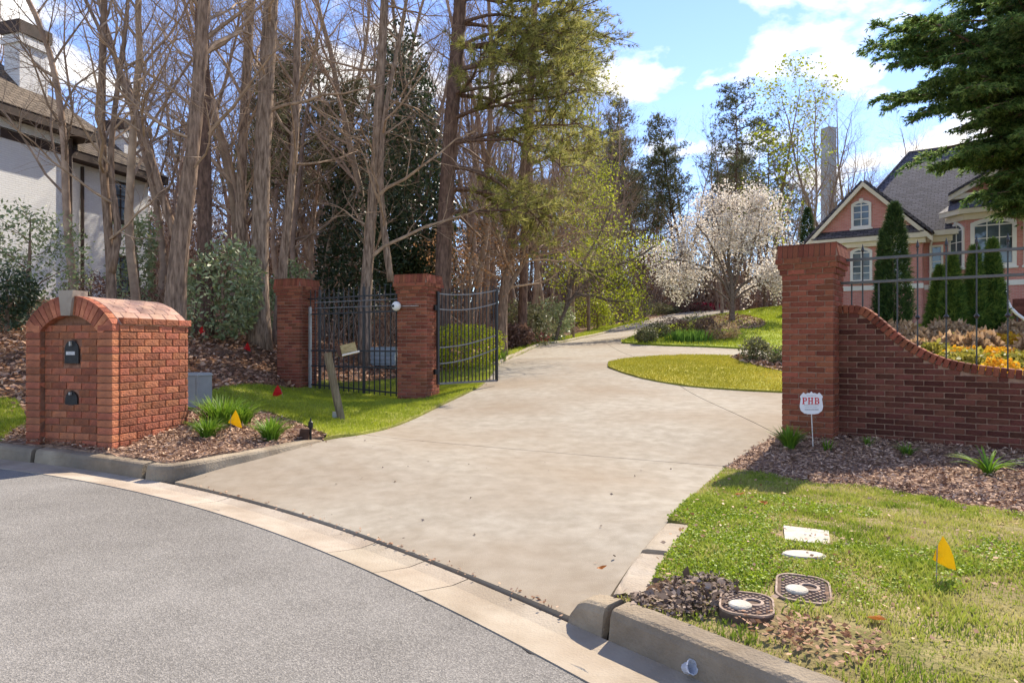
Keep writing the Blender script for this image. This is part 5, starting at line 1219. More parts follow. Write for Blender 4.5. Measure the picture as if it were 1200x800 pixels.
# ---- library of forest trees; copies share mesh data
def forest_variant(i, hgt, kind):
    rg = np.random.default_rng(100 + i); tr = Acc(); cr = Acc(); lf = Acc(); tips = []
    q, rr = limb((0, 0, -0.2), (rg.normal(0, 0.03), rg.normal(0, 0.03), 1), hgt, hgt * 0.008, 0.015, 16, 0.065 if kind == 'bare' else 0.04, 0.05, rg)
    rr = np.linspace(1, 0.06, 17) ** 0.8 * hgt * 0.008; tr.tube(q, rr, 8, cap=False)
    if kind == 'pine':
        C, D = [], []
        for k in range(34):
            f = 8.2 + 7.6 * (k + rg.random()) / 34; a = int(min(f, 15)); p = q[a] + (q[a + 1] - q[a]) * (f - a); az = rg.random() * 6.28
            b, r2 = limb(p, (math.cos(az), math.sin(az), 0.35), 2.9 * (1.25 - (f - 8.2) / 9) * (0.6 + 0.6 * rg.random()), 0.05, 0.012, 5, 0.15, 0.02, rg); cr.tube(b, r2, 4, cap=False)
            for h in range(40):
                u_ = 1.6 + 3.4 * rg.random(); a2 = int(min(u_, 4)); C.append(b[a2] + (b[a2 + 1] - b[a2]) * (u_ - a2) + rg.normal(0, 0.33, 3) * (1, 1, 0.55)); D.append(rg.normal(0, 1, 3) + (0, 0, 0.5))
        needles(lf, np.array(C), np.array(D), 8, 0.27, 0.05, rg, 0.8)
        out = [('trunk', tr, 'bark_pine'), ('crown', cr, 'bark_pine'), ('needle_foliage', lf, 'far_needle')]
    else:
        cnt = 26 if kind == 'bare' else 20
        grow(cr, q, rr, 0, [(cnt, 0.22, hgt * 0.2, 0.75, 0.5, 4, 5, 0.13, 0.09), (7, 0.2, hgt * 0.095, 0.7, 0.5, 3, 3, 0.18, 0.05), (5, 0.15, hgt * 0.05, 0.6, 0.6, 3, 2, 0.18, 0.03)], rg, tips)
        out = [('trunk', tr, 'twig_far'), ('crown', cr, 'twig_far')]
        if kind == 'leafy':
            C = np.array([x[0] for x in tips]); C = np.repeat(C, 2, 0) + rg.normal(0, 0.22, (len(C) * 2, 3)); leaf_quads(lf, C, 0.14, rg, 0.65); out.append(('foliage', lf, 'spring_leaf'))
    ms = []
    for nm, a, mt in out:
        me = a.mesh(nm, smooth=(nm == 'trunk')); me.materials.append(MATS[mt]); ms.append((nm, me))
    return ms
VB = [forest_variant(i, 17, 'bare') for i in range(5)]; VPn = [forest_variant(20 + i, 18, 'pine') for i in range(3)]; VL = [forest_variant(30 + i, 13, 'leafy') for i in range(2)]
def forest_tree(ms, x, y, s, name, label, group, sx=1.0, rz=None):
    t = empty(name, (x, y, Hs(x, y) - 0.1), rng.random() * 6.28 if rz is None else rz, label, 'tree', group); t.scale = (s * sx, s * sx, s)
    for nm, me in ms: link(bpy.data.objects.new(nm, me), t)
    return t
house_no = lambda x, y: (x > 10 and y < 52 and x < 45) or (x < -12 and y < 34 and x > -32)
drive_line = LE
def clear_of_drive(x, y, m=1.6): return np.min(np.hypot(LE[:, 0] - x, LE[:, 1] - y)) > m and not inpoly(np.array([x]), np.array([y]), drive_poly)[0]
def scatter_trees():
    rg = np.random.default_rng(77); made = []
    def ok(x, y, d):
        if house_no(x, y) or not clear_of_drive(x, y) or inpoly(np.array([x]), np.array([y]), is2)[0]: return False
        return all((x - a) ** 2 + (y - b) ** 2 > d * d for a, b in made)
    def zone(n, ulo, uhi, ylo, yhi, d, fn):
        k = 0
        for _ in range(n * 30):
            if k >= n: break
            y = ylo + (yhi - ylo) * rg.random(); u = ulo + (uhi - ulo) * rg.random(); x = (u - CX) / FPX * y
            if ok(x, y, d): made.append((x, y)); fn(x, y); k += 1
    w1 = lambda x, y: forest_tree(VB[rg.integers(5)], x, y, 0.75 + 0.45 * rg.random(), 'bare_tree', 'slender bare tree in the wood left of the rising driveway', 'bare trees in the wood left of the drive')
    w2 = lambda x, y: forest_tree(VB[rg.integers(5)], x, y, 0.75 + 0.5 * rg.random(), 'bare_tree', 'slender bare tree in the far wood behind the blossoming tree', 'bare trees in the far wood')
    w3 = lambda x, y: forest_tree(VB[rg.integers(5)], x, y, 0.75 + 0.3 * rg.random(), 'bare_tree', 'bare tree standing against the sky behind the brick house', 'bare trees behind the brick house')
    w4 = lambda x, y: forest_tree(VB[rg.integers(5)], x, y, 0.7 + 0.35 * rg.random(), 'bare_tree', 'thin bare tree on the slope by the white house', 'bare trees by the white house')
    zone(28, 330, 600, 22, 44, 1.6, w1); zone(30, 560, 720, 27, 62, 1.7, w1)
    zone(46, 640, 980, 66, 104, 2.0, w2); zone(30, 940, 1130, 54, 86, 3.0, w3); zone(17, -40, 300, 16.5, 40, 1.8, w4); zone(9, 200, 420, 22, 50, 2.5, w1)
    pn = lambda lab: (lambda x, y: forest_tree(VPn[rg.integers(3)], x, y, 0.8 + 0.3 * rg.random(), 'pine_tree', lab, 'pines in the far wood' if 'far' in lab else 'pines behind the fence panel'))
    zone(13, 690, 900, 62, 100, 3.2, pn('dark crowned pine standing in the far wood')); zone(14, 680, 980, 56, 84, 2.4, pn('dark crowned pine standing in the far wood'))
    yp = lambda x, y: forest_tree(VPn[rg.integers(3)], x, y, 0.5 + 0.18 * rg.random(), 'pine_tree', 'young olive green pine filling the gap between bare trunks', 'young pines among the bare trunks', 1.25)
    zone(11, 330, 470, 24, 38, 1.8, yp); zone(9, 190, 330, 26, 44, 2.2, yp); zone(7, 560, 700, 40, 60, 2.2, yp); zone(9, 380, 620, 26, 48, 3.0, pn('pine with a sparse crown in the wood behind the fence panel'))
scatter_trees()
# tall yellow-green spring tree and its neighbours behind the blossoming tree
def at_px(u, Y): return (u - CX) / FPX * Y
forest_tree(VL[0], at_px(908, 58), 58, 1.5, 'spring_tree', 'tall tree in thin yellow green leaf behind the blossoming tree', None, 1.25)
forest_tree(VL[1], at_px(690, 40), 40, 1.25, 'spring_tree', 'yellow green leafing tree behind the pine boughs', None, 0.8)
forest_tree(VL[1], at_px(672, 33), 33, 0.62, 'spring_tree', 'small yellow green leafing tree at the edge of the drive verge', None)
for u, Y, s in ((846, 56, 0.95), (868, 60, 0.8), (960, 54, 1.0), (966, 57, 1.05), (978, 55, 1.1), (1000, 58, 1.1), (1032, 62, 1.0), (1050, 58, 0.85)): forest_tree(VB[int(u) % 5], at_px(u, Y), Y, s, 'bare_tree', 'bare tree standing against the sky behind the brick house' if u > 950 else 'slender bare tree in the far wood behind the blossoming tree', 'bare trees behind the brick house' if u > 950 else 'bare trees in the far wood', 1.15)
# spring tree with arching dark boughs over the drive
def leafer(mt, size, per, spread, asp=0.6):
    def f(t, tips, rg):
        C = np.array([x[0] for x in tips]); C = np.repeat(C, per, 0) + rg.normal(0, spread, (len(C) * per, 3)); lf = Acc(); leaf_quads(lf, C, size, rg, asp); lf.obj('foliage', mt, t)
    return f
hero('spring_tree', 'small tree with dark arching boughs and bright yellow green leaves beside the drive', [[(650, 398, 5), (656, 378, 4.6), (668, 352, 4.5), (690, 327, 4.2), (712, 312, 3.6), (732, 309, 3), (750, 300, 3), (768, 288, 2)], [(672, 346, 5), (695, 346, 4), (712, 352, 4), (728, 353, 3), (745, 358, 2)],
     [(690, 330, 5), (705, 322, 4), (720, 330, 3), (735, 328, 2)], [(662, 364, 4), (670, 330, 4), (688, 300, 3), (705, 270, 2), (715, 245, 2)], [(668, 352, 4), (664, 325, 3), (678, 315, 3), (700, 318, 2)]], 30,
     [(9, 0.2, 1.6, 0.8, 0.5, 4, 5, 0.2, 0.05), (6, 0.2, 0.8, 0.8, 0.5, 3, 3, 0.2, 0.03), (3, 0.2, 0.4, 0.7, 0.5, 3, 2, 0.2, 0)], 41, 'cherry_bark', 'cherry_bark', leaf=leafer('spring_leaf', 0.11, 2, 0.16))
hero('blossom_tree', 'spreading tree in full pale pink white blossom on the lawn island', [[(858, 380, 12), (857.5, 365, 9.5), (858, 350, 9), (857, 325, 6), (853, 300, 5), (856, 270, 4), (860, 235, 2)], [(857, 352, 6), (848, 330, 5), (832, 316, 4), (806, 306, 3), (776, 303, 2)], [(858, 350, 6), (868, 334, 5), (888, 322, 4), (912, 313, 3), (938, 309, 2)],
     [(857, 345, 5), (845, 310, 4), (830, 280, 3), (815, 262, 2)], [(858, 342, 5), (870, 305, 4), (885, 275, 3), (895, 250, 2)], [(857, 355, 4), (840, 340, 3), (820, 330, 2), (800, 325, 2)], [(858, 352, 4), (878, 338, 3), (900, 330, 2)], [(857, 330, 4), (845, 285, 3), (838, 245, 2)], [(857, 330, 4), (872, 280, 3), (880, 242, 2)]], 31,
     [(10, 0.3, 1.5, 0.75, 0.5, 4, 4, 0.15, 0.04), (5, 0.2, 0.75, 0.7, 0.5, 3, 3, 0.2, 0.0), (3, 0.2, 0.4, 0.7, 0.5, 3, 2, 0.2, 0)], 42, 'cherry_bark', 'cherry_bark', dy=0.0, leaf=leafer('blossom', 0.08, 5, 0.16, 0.9), wf=0.62)
hero('beech_sapling', 'young beech holding dry orange brown leaves behind the gate leaf', [[(548, 400, 6), (549, 350, 5), (551, 310, 4), (556, 270, 2)], [(549, 350, 3), (562, 315, 3), (575, 290, 2)], [(549, 350, 3), (535, 310, 2), (528, 290, 2)]], 20.5,
     [(10, 0.2, 1.3, 1.1, 0.5, 4, 4, 0.15, 0.0), (5, 0.2, 0.6, 0.8, 0.5, 3, 3, 0.2, 0.0)], 43, 'bark_grey', leaf=leafer('beech_leaf', 0.085, 4, 0.12, 0.5))
# ---- evergreen masses
def evergreen(name, label, u, v, Y, rx, ry, rz_, n, size, mt, seed, cat='tree', asp=0.45, lump=0.25, trunk=True, group=None, droop=0.2, zoff=0.0, cone=0.0, ground=None):
    """foliage spread through an uneven volume: ellipsoid shell with lumps, plus stems inside"""
    rg = np.random.default_rng(seed); b = px(u, v, Y); z0 = (ground or Hs)(b[0], b[1]); t = empty(name, (b[0], b[1], z0 - 0.03), 0, label, cat, group)
    D = rand_dirs = rg.normal(size=(n, 3)); D /= np.linalg.norm(D, axis=1, keepdims=True); rr = 0.35 + 0.65 * rg.random(n) ** 0.4
    L = rg.normal(size=(14, 3)); L /= np.linalg.norm(L, axis=1, keepdims=True); am = rg.normal(0, lump, 14)
    bump = 1 + (np.maximum(0, D @ L.T - 0.55) * am * 2.0).sum(1)
    C = D * (rr * bump)[:, None] * (rx, ry, rz_); C[:, 2] += rz_ * 0.96 + zoff
    if cone: C[:, :2] *= (1 - cone * np.clip((C[:, 2] - zoff) / (2 * rz_), 0, 1))[:, None] * (1 + 0.0)
    C = C[C[:, 2] > 0.02]; lf = Acc(); clump = 0.5 + 0.5 * np.sin(C[:, 0] * 3.1 / rx + seed) * np.sin(C[:, 1] * 3.7 / ry) * np.cos(C[:, 2] * 4.3 / rz_)
    leaf_quads(lf, C, size, rg, asp, droop=droop, a=np.clip(0.25 + 0.4 * clump + 0.5 * (rg.random(len(C)) - 0.3), 0, 1)); 
    if trunk:
        tr = Acc(); q, r_ = limb((0, 0, -0.15), (0, 0, 1), rz_ * 1.75, 0.03 + rx * 0.035, 0.01, 8, 0.04, 0.05, rg); tr.tube(q, r_, 7); grow(tr, q, r_, 0, [(12, 0.08, rx * 0.8, 0.9, 0.5, 4, 4, 0.12, 0.02), (4, 0.3, rx * 0.35, 0.7, 0.5, 3, 2, 0.2, 0)], rg); tr.obj('stem', 'bark_brown', t)
    lf.obj('foliage', mt, t); return t
evergreen('magnolia_tree', 'big dark glossy evergreen magnolia behind the fence panel', 478, 380, 22.5, 1.9, 1.7, 4.0, 15000, 0.17, 'magnolia_leaf', 61, cone=0.45)
evergreen('magnolia_tree', 'dark evergreen tree with sunlit bronze leaf edges behind a forked trunk', 410, 375, 25, 1.5, 1.5, 3.2, 8000, 0.17, 'magnolia_leaf', 62, cone=0.4)
evergreen('rhododendron', 'pale green rhododendron bush at the top of the leafy slope', 262, 385, 15.6, 0.85, 0.8, 1.05, 3600, 0.12, 'rhodo_leaf', 63, 'shrub')
evergreen('rhododendron', 'green rhododendron bush between a thick trunk and a brick pillar', 338, 372, 19, 0.9, 0.8, 1.2, 2800, 0.12, 'rhodo_leaf', 64, 'shrub')
evergreen('holly_shrub', 'large dark grey green shrub in front of the white house', 30, 366, 15.6, 1.5, 1.2, 1.45, 3000, 0.10, 'rhodo_leaf', 65, 'shrub')
evergreen('holly_shrub', 'dark green shrub at the foot of the slope left of the mailbox', 8, 370, 14.0, 0.8, 0.7, 0.75, 2600, 0.09, 'magnolia_leaf', 651, 'shrub')
evergreen('brown_shrub', 'round russet shrub against the white house wall', 108, 352, 22, 0.65, 0.6, 0.55, 1600, 0.09, 'brown_shrub', 66, 'shrub')
evergreen('brown_shrub', 'russet shrub below a window of the white house', 172, 350, 22, 0.6, 0.5, 0.5, 1500, 0.09, 'brown_shrub', 67, 'shrub')
evergreen('holly_shrub', 'loose green shrub between the stout forked tree and the white house', 165, 345, 19, 0.6, 0.6, 1.7, 1300, 0.13, 'rhodo_leaf', 68, 'shrub')
evergreen('golden_hedge', 'bright yellow green clipped shrub seen through the open gate leaf', 546, 437, 18.0, 1.05, 0.75, 0.62, 5200, 0.07, 'hedge_leaf', 69, 'shrub', lump=0.12)
for i, (u, v, Y, r, h, mt, lab) in enumerate([(620, 398, 26, 1.0, 0.9, 'shrub_leaf', 'loose olive shrub on the drive verge behind the leaning brown tree'), (648, 393, 31, 1.1, 1.0, 'rhodo_leaf', 'grey green shrub under the arching boughs by the drive'), (606, 404, 24.5, 0.6, 0.45, 'brown_shrub', 'low russet shrub on the verge near the gate leaf'),
     (700, 380, 42, 1.6, 1.1, 'spring_leaf', 'yellow green bush beyond the arching boughs'), (730, 376, 48, 1.7, 1.2, 'shrub_leaf', 'olive bush on the verge where the drive bends')]):
    evergreen('verge_shrub', lab, u, v, Y, r, r * 0.8, h, 2600, 0.12, mt, 80 + i, 'shrub')
evergreen('azalea', 'small bright red flowering azalea on the verge beyond the gate leaf', 633, 399, 27, 0.35, 0.3, 0.22, 700, 0.06, 'red_flower', 86, 'shrub', trunk=False)
for i, (u, v, Y, r, mt, lab) in enumerate([(776, 366, 60, 1.9, 'shrub_leaf', 'dark green shrub where the drive crests'), (790, 364, 62, 1.7, 'brown_shrub', 'dull maroon shrub where the drive crests'), (808, 363, 66, 1.5, 'brown_shrub', 'reddish brown shrub next to the red azalea on the crest'),
     (825, 362.5, 68, 1.7, 'red_flower', 'crimson flowering azalea on the crest of the drive'), (838, 362, 70, 1.3, 'shrub_leaf', 'small dark shrub right of the crimson azalea')]):
    evergreen('crest_shrub', lab, u, v, Y, r, r * 0.8, 0.48, 1600, 0.16, mt, 90 + i, 'shrub', trunk=False)
# lawn island planting
isl = [(757, 398, 25.0, .42, .42, 'shrub_leaf', 'low dark shrub at the tip of the lawn island'), (770, 393, 27, .55, .5, 'shrub_leaf', 'olive shrub second from the tip of the lawn island'), (790, 389, 29, .6, .5, 'brown_shrub', 'brown flecked shrub behind the iris leaves'), (812, 388, 29.5, .6, .45, 'shrub_leaf', 'olive green shrub behind the iris leaves'),
       (828, 393, 27, .5, .55, 'brown_shrub', 'dark russet shrub right behind the iris clump'), (845, 396, 25.5, .62, .42, 'tan_grass', 'rounded tan and mauve shrub at the right of the iris clump')]
for i, (u, v, Y, r, h, mt, lab) in enumerate(isl): evergreen('island_shrub', lab, u, v, Y, r, r * .8, h * .72, 1300, 0.085, mt, 110 + i, 'shrub', trunk=False)
evergreen('rose_shrub', 'round pale tipped shrub casting a shadow on the lower lawn island', 888, 426, 17.2, .40, .36, .36, 1500, 0.075, 'shrub_leaf', 120, 'shrub')
evergreen('rose_shrub', 'smaller pale tipped shrub beside the brick pillar on the lawn island', 913, 434, 16.2, .26, .24, .22, 900, 0.065, 'shrub_leaf', 121, 'shrub')
# conifers by the brick house
def conifer(name, label, u, v, Y, hgt, r, n, mt, seed, cat='tree', power=0.8, group=None, ground=None):
    rg = np.random.default_rng(seed); b = px(u, v, Y); z0 = (ground or Hs)(b[0], b[1]); t = empty(name, (b[0], b[1], z0 - 0.03), 0, label, cat, group)
    h = rg.random(n) ** 1.25; a = rg.random(n) * 6.283; prof = np.clip((1 - h) ** power * (0.55 + 0.45 * np.minimum(1, h / 0.12)), 0.015, 1) * r
    rad = prof * (0.62 + 0.43 * rg.random(n) ** 0.6) * (1 + 0.13 * np.sin(a * 5 + h * 23) + 0.11 * np.sin(a * 9 - h * 41) + rg.normal(0, 0.05, n))
    C = np.stack([rad * np.cos(a), rad * np.sin(a), 0.04 + h * hgt], 1); D = np.stack([np.cos(a) * 0.7, np.sin(a) * 0.7, np.full(n, 0.9)], 1) + rg.normal(0, 0.35, (n, 3))
    lf = Acc(); needles(lf, C, D, 5, 0.10 + 0.02 * hgt, 0.028, rg, 0.55); tr = Acc(); q, rr = limb((0, 0, -0.1), (0, 0, 1), hgt * 0.92, 0.03 + r * 0.06, 0.008, 8, 0.01, 0.05, rg); tr.tube(q, rr, 7)
    tr.obj('trunk', 'bark_brown', t); lf.obj('foliage', mt, t); return t
hb = lambda x, y: float(HB(np.array([x]), np.array([y]))[0])
AG = 'clipped conical arborvitae in the flower bed'
for u, v, Y, top, w, lab in ((1101, 395, 17.8, 314, 34, 'short conical arborvitae at the left end of the row in front of the house'), (1116, 395, 17.3, 298, 36, 'conical arborvitae with a sharp tip, second along from the downspout side'), (1142, 394, 17.3, 288, 32, 'slim conical arborvitae in front of the white arched window'), (1163, 395, 17.3, 280, 36, 'tallest conical arborvitae, next to the white curved handrail')):
    conifer('arborvitae', lab, u, v, Y, (395 - top) / FPX * Y * 0.95, w / FPX * Y / 2 * 0.84, 3400, 'arborvitae_leaf', int(u), power=0.75, group=AG, ground=hb)
conifer('cypress_tree', 'tall dark columnar cypress at the corner of the gabled wing', 1048, 388, 29, 5.25, 0.68, 4200, 'cypress_leaf', 131, power=0.45); conifer('cypress_tree', 'shorter dark cypress leaning on the tall columnar one', 1036, 388, 29.4, 4.2, 0.42, 2400, 'cypress_leaf', 132, power=0.5)
conifer('cypress_tree', 'narrow dark cypress at the left corner of the brick house', 946, 372, 38, 5.6, 0.55, 2200, 'cypress_leaf', 133, power=0.45)
# big cedar leaning in from the right: flat drooping sprays
def cedar():
    rg = np.random.default_rng(8); Y = 27.5; bx = at_px(1236, Y); z0 = Hs(bx, Y); t = empty('cedar_tree', (bx, Y, z0 - 0.05), 0, 'large dark green conifer with layered drooping boughs overhanging the brick house', 'tree'); t.scale = (1.66, 1.66, 1.66); tr = Acc(); cr = Acc(); lf = Acc()
    q, rr = limb((0, 0, -0.1), (0.02, 0, 1), 9.7, 0.22, 0.03, 14, 0.02, 0.02, rg); tr.tube(q, rr, 10); C, D = [], []
    for k in range(260):
        z = 3.15 + 6.3 * (k + rg.random()) / 260; a = rg.random() * 6.283 if rg.random() < 0.5 else math.pi * (0.8 + 0.7 * rg.random()); f = min(z / 9.7 * 14, 13); j = int(f); p = q[j] + (q[j + 1] - q[j]) * (f - j)
        L = float(np.interp(z, [3.1, 3.7, 4.6, 5.6, 6.8, 7.6, 9.4], [1.4, 2.1, 3.1, 4.7, 4.9, 4.0, 0.6])) * (0.65 + 0.42 * rg.random()) * (0.45 if math.sin(a) > 0.25 else 1); b, r2 = limb(p, (math.cos(a), math.sin(a), 0.18), L, 0.05, 0.01, 8, 0.06, -0.045, rg); cr.tube(b, r2, 5, cap=False)
        for m in range(int(10 + 9 * L)):
            u_ = 1.0 + 7 * rg.random() ** 0.8; j2 = int(min(u_, 7)); pp = b[j2] + (b[j2 + 1] - b[j2]) * (u_ - j2); s = 1 if rg.random() < 0.5 else -1; dd = unit(b[j2 + 1] - b[j2]); sd = unit(np.cross(dd, (0, 0, 1.0))) * s
            e = unit(dd * 0.75 + sd * 0.8 + (0, 0, -0.1)); l2 = (0.35 + 0.6 * rg.random()) * (1.25 - u_ / 10); c, r3 = limb(pp, e, l2, 0.008, 0.003, 4, 0.08, -0.06, rg); cr.tube(c, r3, 3, cap=False)
            for h in range(13):
                u3 = 0.4 + 3.6 * rg.random(); j3 = int(min(u3, 3)); C.append(c[j3] + (c[j3 + 1] - c[j3]) * (u3 - j3) + rg.normal(0, 0.05, 3) * (1, 1, 0.45)); D.append(unit(c[j3 + 1] - c[j3]) + rg.normal(0, 0.45, 3) * (1, 1, 0.4) + (0, 0, -0.12))
    needles(lf, np.array(C), np.array(D), 5, 0.115, 0.026, rg, 0.42); tr.obj('trunk', 'bark_brown', t, smooth=True); cr.obj('crown', 'bark_brown', t); lf.obj('needle_foliage', 'cedar_needle', t)
cedar()
# ---- strappy clumps
def clump(name, label, u, v, n, ln, w, mt, seed, spread=0.9, cat='plant', group=None, rad=0.05, zf=Hs, Ymin=2):
    rg = np.random.default_rng(seed); p = P(u, v, Ymin); t = Acc()
    for i in range(n):
        a = rg.random() * 6.283; L = ln * (0.6 + 0.5 * rg.random()); s = spread * (0.25 + 0.85 * rg.random()); m = 6; x = np.linspace(0, 1, m); out = L * s * (0.25 * x + 0.75 * x ** 1.7); up = L * (x * 1.0 - 0.45 * s * x ** 2.3)
        r0 = rad * rg.random(); c, sn = math.cos(a), math.sin(a); cx = (r0 + out) * c; cy = (r0 + out) * sn; ww = w * (1 - x ** 2.2) * 0.5 + 0.0008
        V = np.vstack([np.column_stack([cx - sn * ww, cy + c * ww, up]), np.column_stack([cx, cy, up - ww * 0.5]), np.column_stack([cx + sn * ww, cy - c * ww, up])]); Q = [(j * m + k, j * m + k + 1, (j + 1) * m + k + 1, (j + 1) * m + k) for j in range(2) for k in range(m - 1)]
        t.add(V, Q=Q, a=np.clip(np.tile(0.15 + 0.5 * x, 3) + 0.5 * rg.random() - 0.1, 0.01, 1))
    o = t.obj(name, mt, loc=(p[0], p[1], zf(*p) - 0.01)); tag(o, label, cat, group); return o
clump('lily_clump', 'broad bright green leafy clump beside the utility cabinet', 262, 495, 320, 0.40, 0.017, 'lily_leaf', 1, 0.8, rad=0.24)
clump('lily_clump', 'green leafy clump against the side of the brick mailbox', 243, 512, 170, 0.28, 0.014, 'lily_leaf', 2, 0.9, rad=0.08); clump('lily_clump', 'green leafy clump standing alone in the mulch near the path light', 317, 515, 200, 0.31, 0.015, 'lily_leaf', 3, 0.85, rad=0.09); clump('lily_clump', 'green leafy clump touching the back of the yellow flag', 284, 497, 150, 0.33, 0.016, 'lily_leaf', 4, 0.8, rad=0.1)
clump('lily_clump', 'dense green clump at the corner of the brick pillar by the drive', 925, 525, 190, 0.31, 0.014, 'lily_leaf', 5, 0.8, rad=0.06); clump('lily_clump', 'sparse green sprig right of the yard sign', 970, 527, 26, 0.16, 0.011, 'lily_leaf', 6, 0.7); clump('lily_clump', 'thin green sprig at the base of the shaded wall', 1018, 522, 22, 0.15, 0.010, 'lily_leaf', 7, 0.8)
clump('lily_clump', 'small shaded green clump under the middle of the wall', 1063, 533, 46, 0.17, 0.011, 'lily_leaf', 8, 0.9); clump('lily_clump', 'sunlit clump of arching strap leaves in front of the dark wall', 1158, 556, 30, 0.35, 0.026, 'lily_leaf', 9, 1.25, rad=0.03)
for i, (u, v) in enumerate([(792, 401), (800, 402), (808, 402), (816, 402), (824, 401.5)]): clump('iris_clump', 'upright blue green iris clump in the lawn island bed', u, v, 90, 0.55, 0.035, 'iris_leaf', 30 + i, 0.35, rad=0.4, group='iris clumps on the lawn island', Ymin=20)
clump('iris_clump', 'small green clump behind the pale tipped shrubs', 910, 417.5, 60, 0.30, 0.02, 'iris_leaf', 40, 0.6, rad=0.12, Ymin=14); clump('leafy_clump', 'low pale green leaves at the foot of the open gate leaf', 585, 423, 70, 0.45, 0.03, 'lily_leaf', 41, 0.8, rad=0.2, Ymin=15)
# ---- flower bed behind the wall
BG = 'low plants massed in the raised flower bed'
def bed_plants():
    rg = np.random.default_rng(14); k = 0; spots = []
    while len(spots) < 64:
        y = 9.2 + 8.3 * rg.random() ** 1.1; u = 1035 + 200 * rg.random(); x = at_px(u, y)
        if inpoly(np.array([x]), np.array([y]), bed_poly)[0] and all((x - a) ** 2 + (y - b) ** 2 > 0.34 ** 2 for a, b in spots): spots.append((x, y))
    kinds = {}
    for nm, mt, lab, n, s in (('flowering_plant', 'bed_flower', 'low orange yellow flowering plant in the raised bed', 420, 0.06), ('leafy_plant', 'bed_leaf', 'low yellow green leafy plant in the raised bed', 420, 0.075), ('tan_mound', 'tan_grass', 'rounded dry tan mound of twigs in the raised bed', 620, 0.10)):
        ms = []
        for v in range(3):
            A_ = Acc(); d = rg.normal(size=(n, 3)); d /= np.linalg.norm(d, axis=1, keepdims=True); d[:, 2] = abs(d[:, 2]); C = d * (0.55 + 0.45 * rg.random((n, 1)) ** 0.5) * (0.26, 0.26, 0.24); leaf_quads(A_, C, s, rg, 0.7); me = A_.mesh(nm); me.materials.append(MATS[mt]); ms.append(me)
        kinds[nm] = (ms, lab)
    for x, y in spots:
        far = y > 12.2; nm = 'tan_mound' if (far and rg.random() < 0.62) else ('flowering_plant' if rg.random() < 0.62 else 'leafy_plant'); ms, lab = kinds[nm]
        o = meshobj(nm, ms[rg.integers(3)], None, None, (x, y, hb(x, y) - 0.02), (0, 0, rg.random() * 6), (1, 1, 1)); sc = 0.75 + 0.6 * rg.random(); o.scale = (sc, sc, sc * (1.2 if nm == 'tan_mound' else 0.9)); tag(o, lab, 'plant', BG + ': ' + nm.replace('_', ' '))
bed_plants()
# ================================================================== GROUND COVER (nobody could count it)
def sample_poly(poly, n, rg, lo=None, hi=None, dens=None):
    lo = poly.min(0) if lo is None else np.maximum(poly.min(0), lo); hi = poly.max(0) if hi is None else np.minimum(poly.max(0), hi); out = np.zeros((0, 2))
    for _ in range(60):
        q = lo + (hi - lo) * rg.random((n, 2)); k = inpoly(q[:, 0], q[:, 1], poly)
        if dens is not None: k &= rg.random(n) < dens(q[:, 0], q[:, 1])
        out = np.vstack([out, q[k]])
        if len(out) >= n: break
    return out[:n]
def vnoise(x, y, s, seed=0):
    g = np.random.default_rng(seed).random((64, 64)); X = x * s; Y = y * s; i = np.floor(X).astype(int); j = np.floor(Y).astype(int); fx = sstep(X - i); fy = sstep(Y - j); a = lambda p, q: g[(p % 64), (q % 64)]
    return (a(i, j) * (1 - fx) + a(i + 1, j) * fx) * (1 - fy) + (a(i, j + 1) * (1 - fx) + a(i + 1, j + 1) * fx) * fy
def blades(name, label, pts, z, hgt, w, mt, rg, tone, cat=None):
    n = len(pts); h = hgt * (0.5 + 0.8 * rg.random(n)); a = rg.random(n) * 6.283; ln = 0.75 * rg.random(n) * h; b = rg.random(n) * 6.283; wx = np.cos(a) * w * 0.5; wy = np.sin(a) * w * 0.5; X, Y = pts[:, 0], pts[:, 1]
    V = np.stack([np.stack([X - wx, Y - wy, z - 0.004], 1), np.stack([X + wx, Y + wy, z - 0.004], 1), np.stack([X + ln * np.cos(b) * .35 + wx * .7, Y + ln * np.sin(b) * .35 + wy * .7, z + h * .6], 1), np.stack([X + ln * np.cos(b), Y + ln * np.sin(b), z + h], 1)], 1).reshape(-1, 3)
    i = np.arange(n) * 4; A_ = Acc(); A_.add(V, T=np.vstack([np.stack([i, i + 1, i + 2], 1), np.stack([i, i + 2, i + 3], 1)]), a=np.repeat(np.clip(tone + rg.normal(0, 0.14, n), 0.01, 1), 4)); tag(A_.obj(name, mt), label, cat, kind='stuff')
def litter(name, label, pts, z, size, mt, rg, tone=None, lift=0.03, cat=None):
    C = np.column_stack([pts, z + lift * rg.random(len(pts)) ** 2]); A_ = Acc(); leaf_quads(A_, C, size, rg, 0.6, flat=0.75, a=(rg.random(len(pts)) if tone is None else tone)); tag(A_.obj(name, mt), label, cat, kind='stuff')
rg = np.random.default_rng(3)
q = sample_poly(lawn_poly, 62000, rg, hi=(0.4, 17)); blades('lawn_grass', 'short sunlit grass on the lawn by the leaning post', q, H(q[:, 0], q[:, 1]) + 0.012, 0.042, 0.007, 'grass', rg, 0.25 + 0.5 * vnoise(q[:, 0], q[:, 1], 1.3, 5), 'grass')
q = sample_poly(lawn_poly, 16000, rg, lo=(-3, 17)); blades('verge_grass', 'grass strip running along the rising drive', q, H(q[:, 0], q[:, 1]) + 0.012, 0.07, 0.014, 'grass', rg, 0.3 + 0.5 * vnoise(q[:, 0], q[:, 1], 0.8, 6), 'grass')
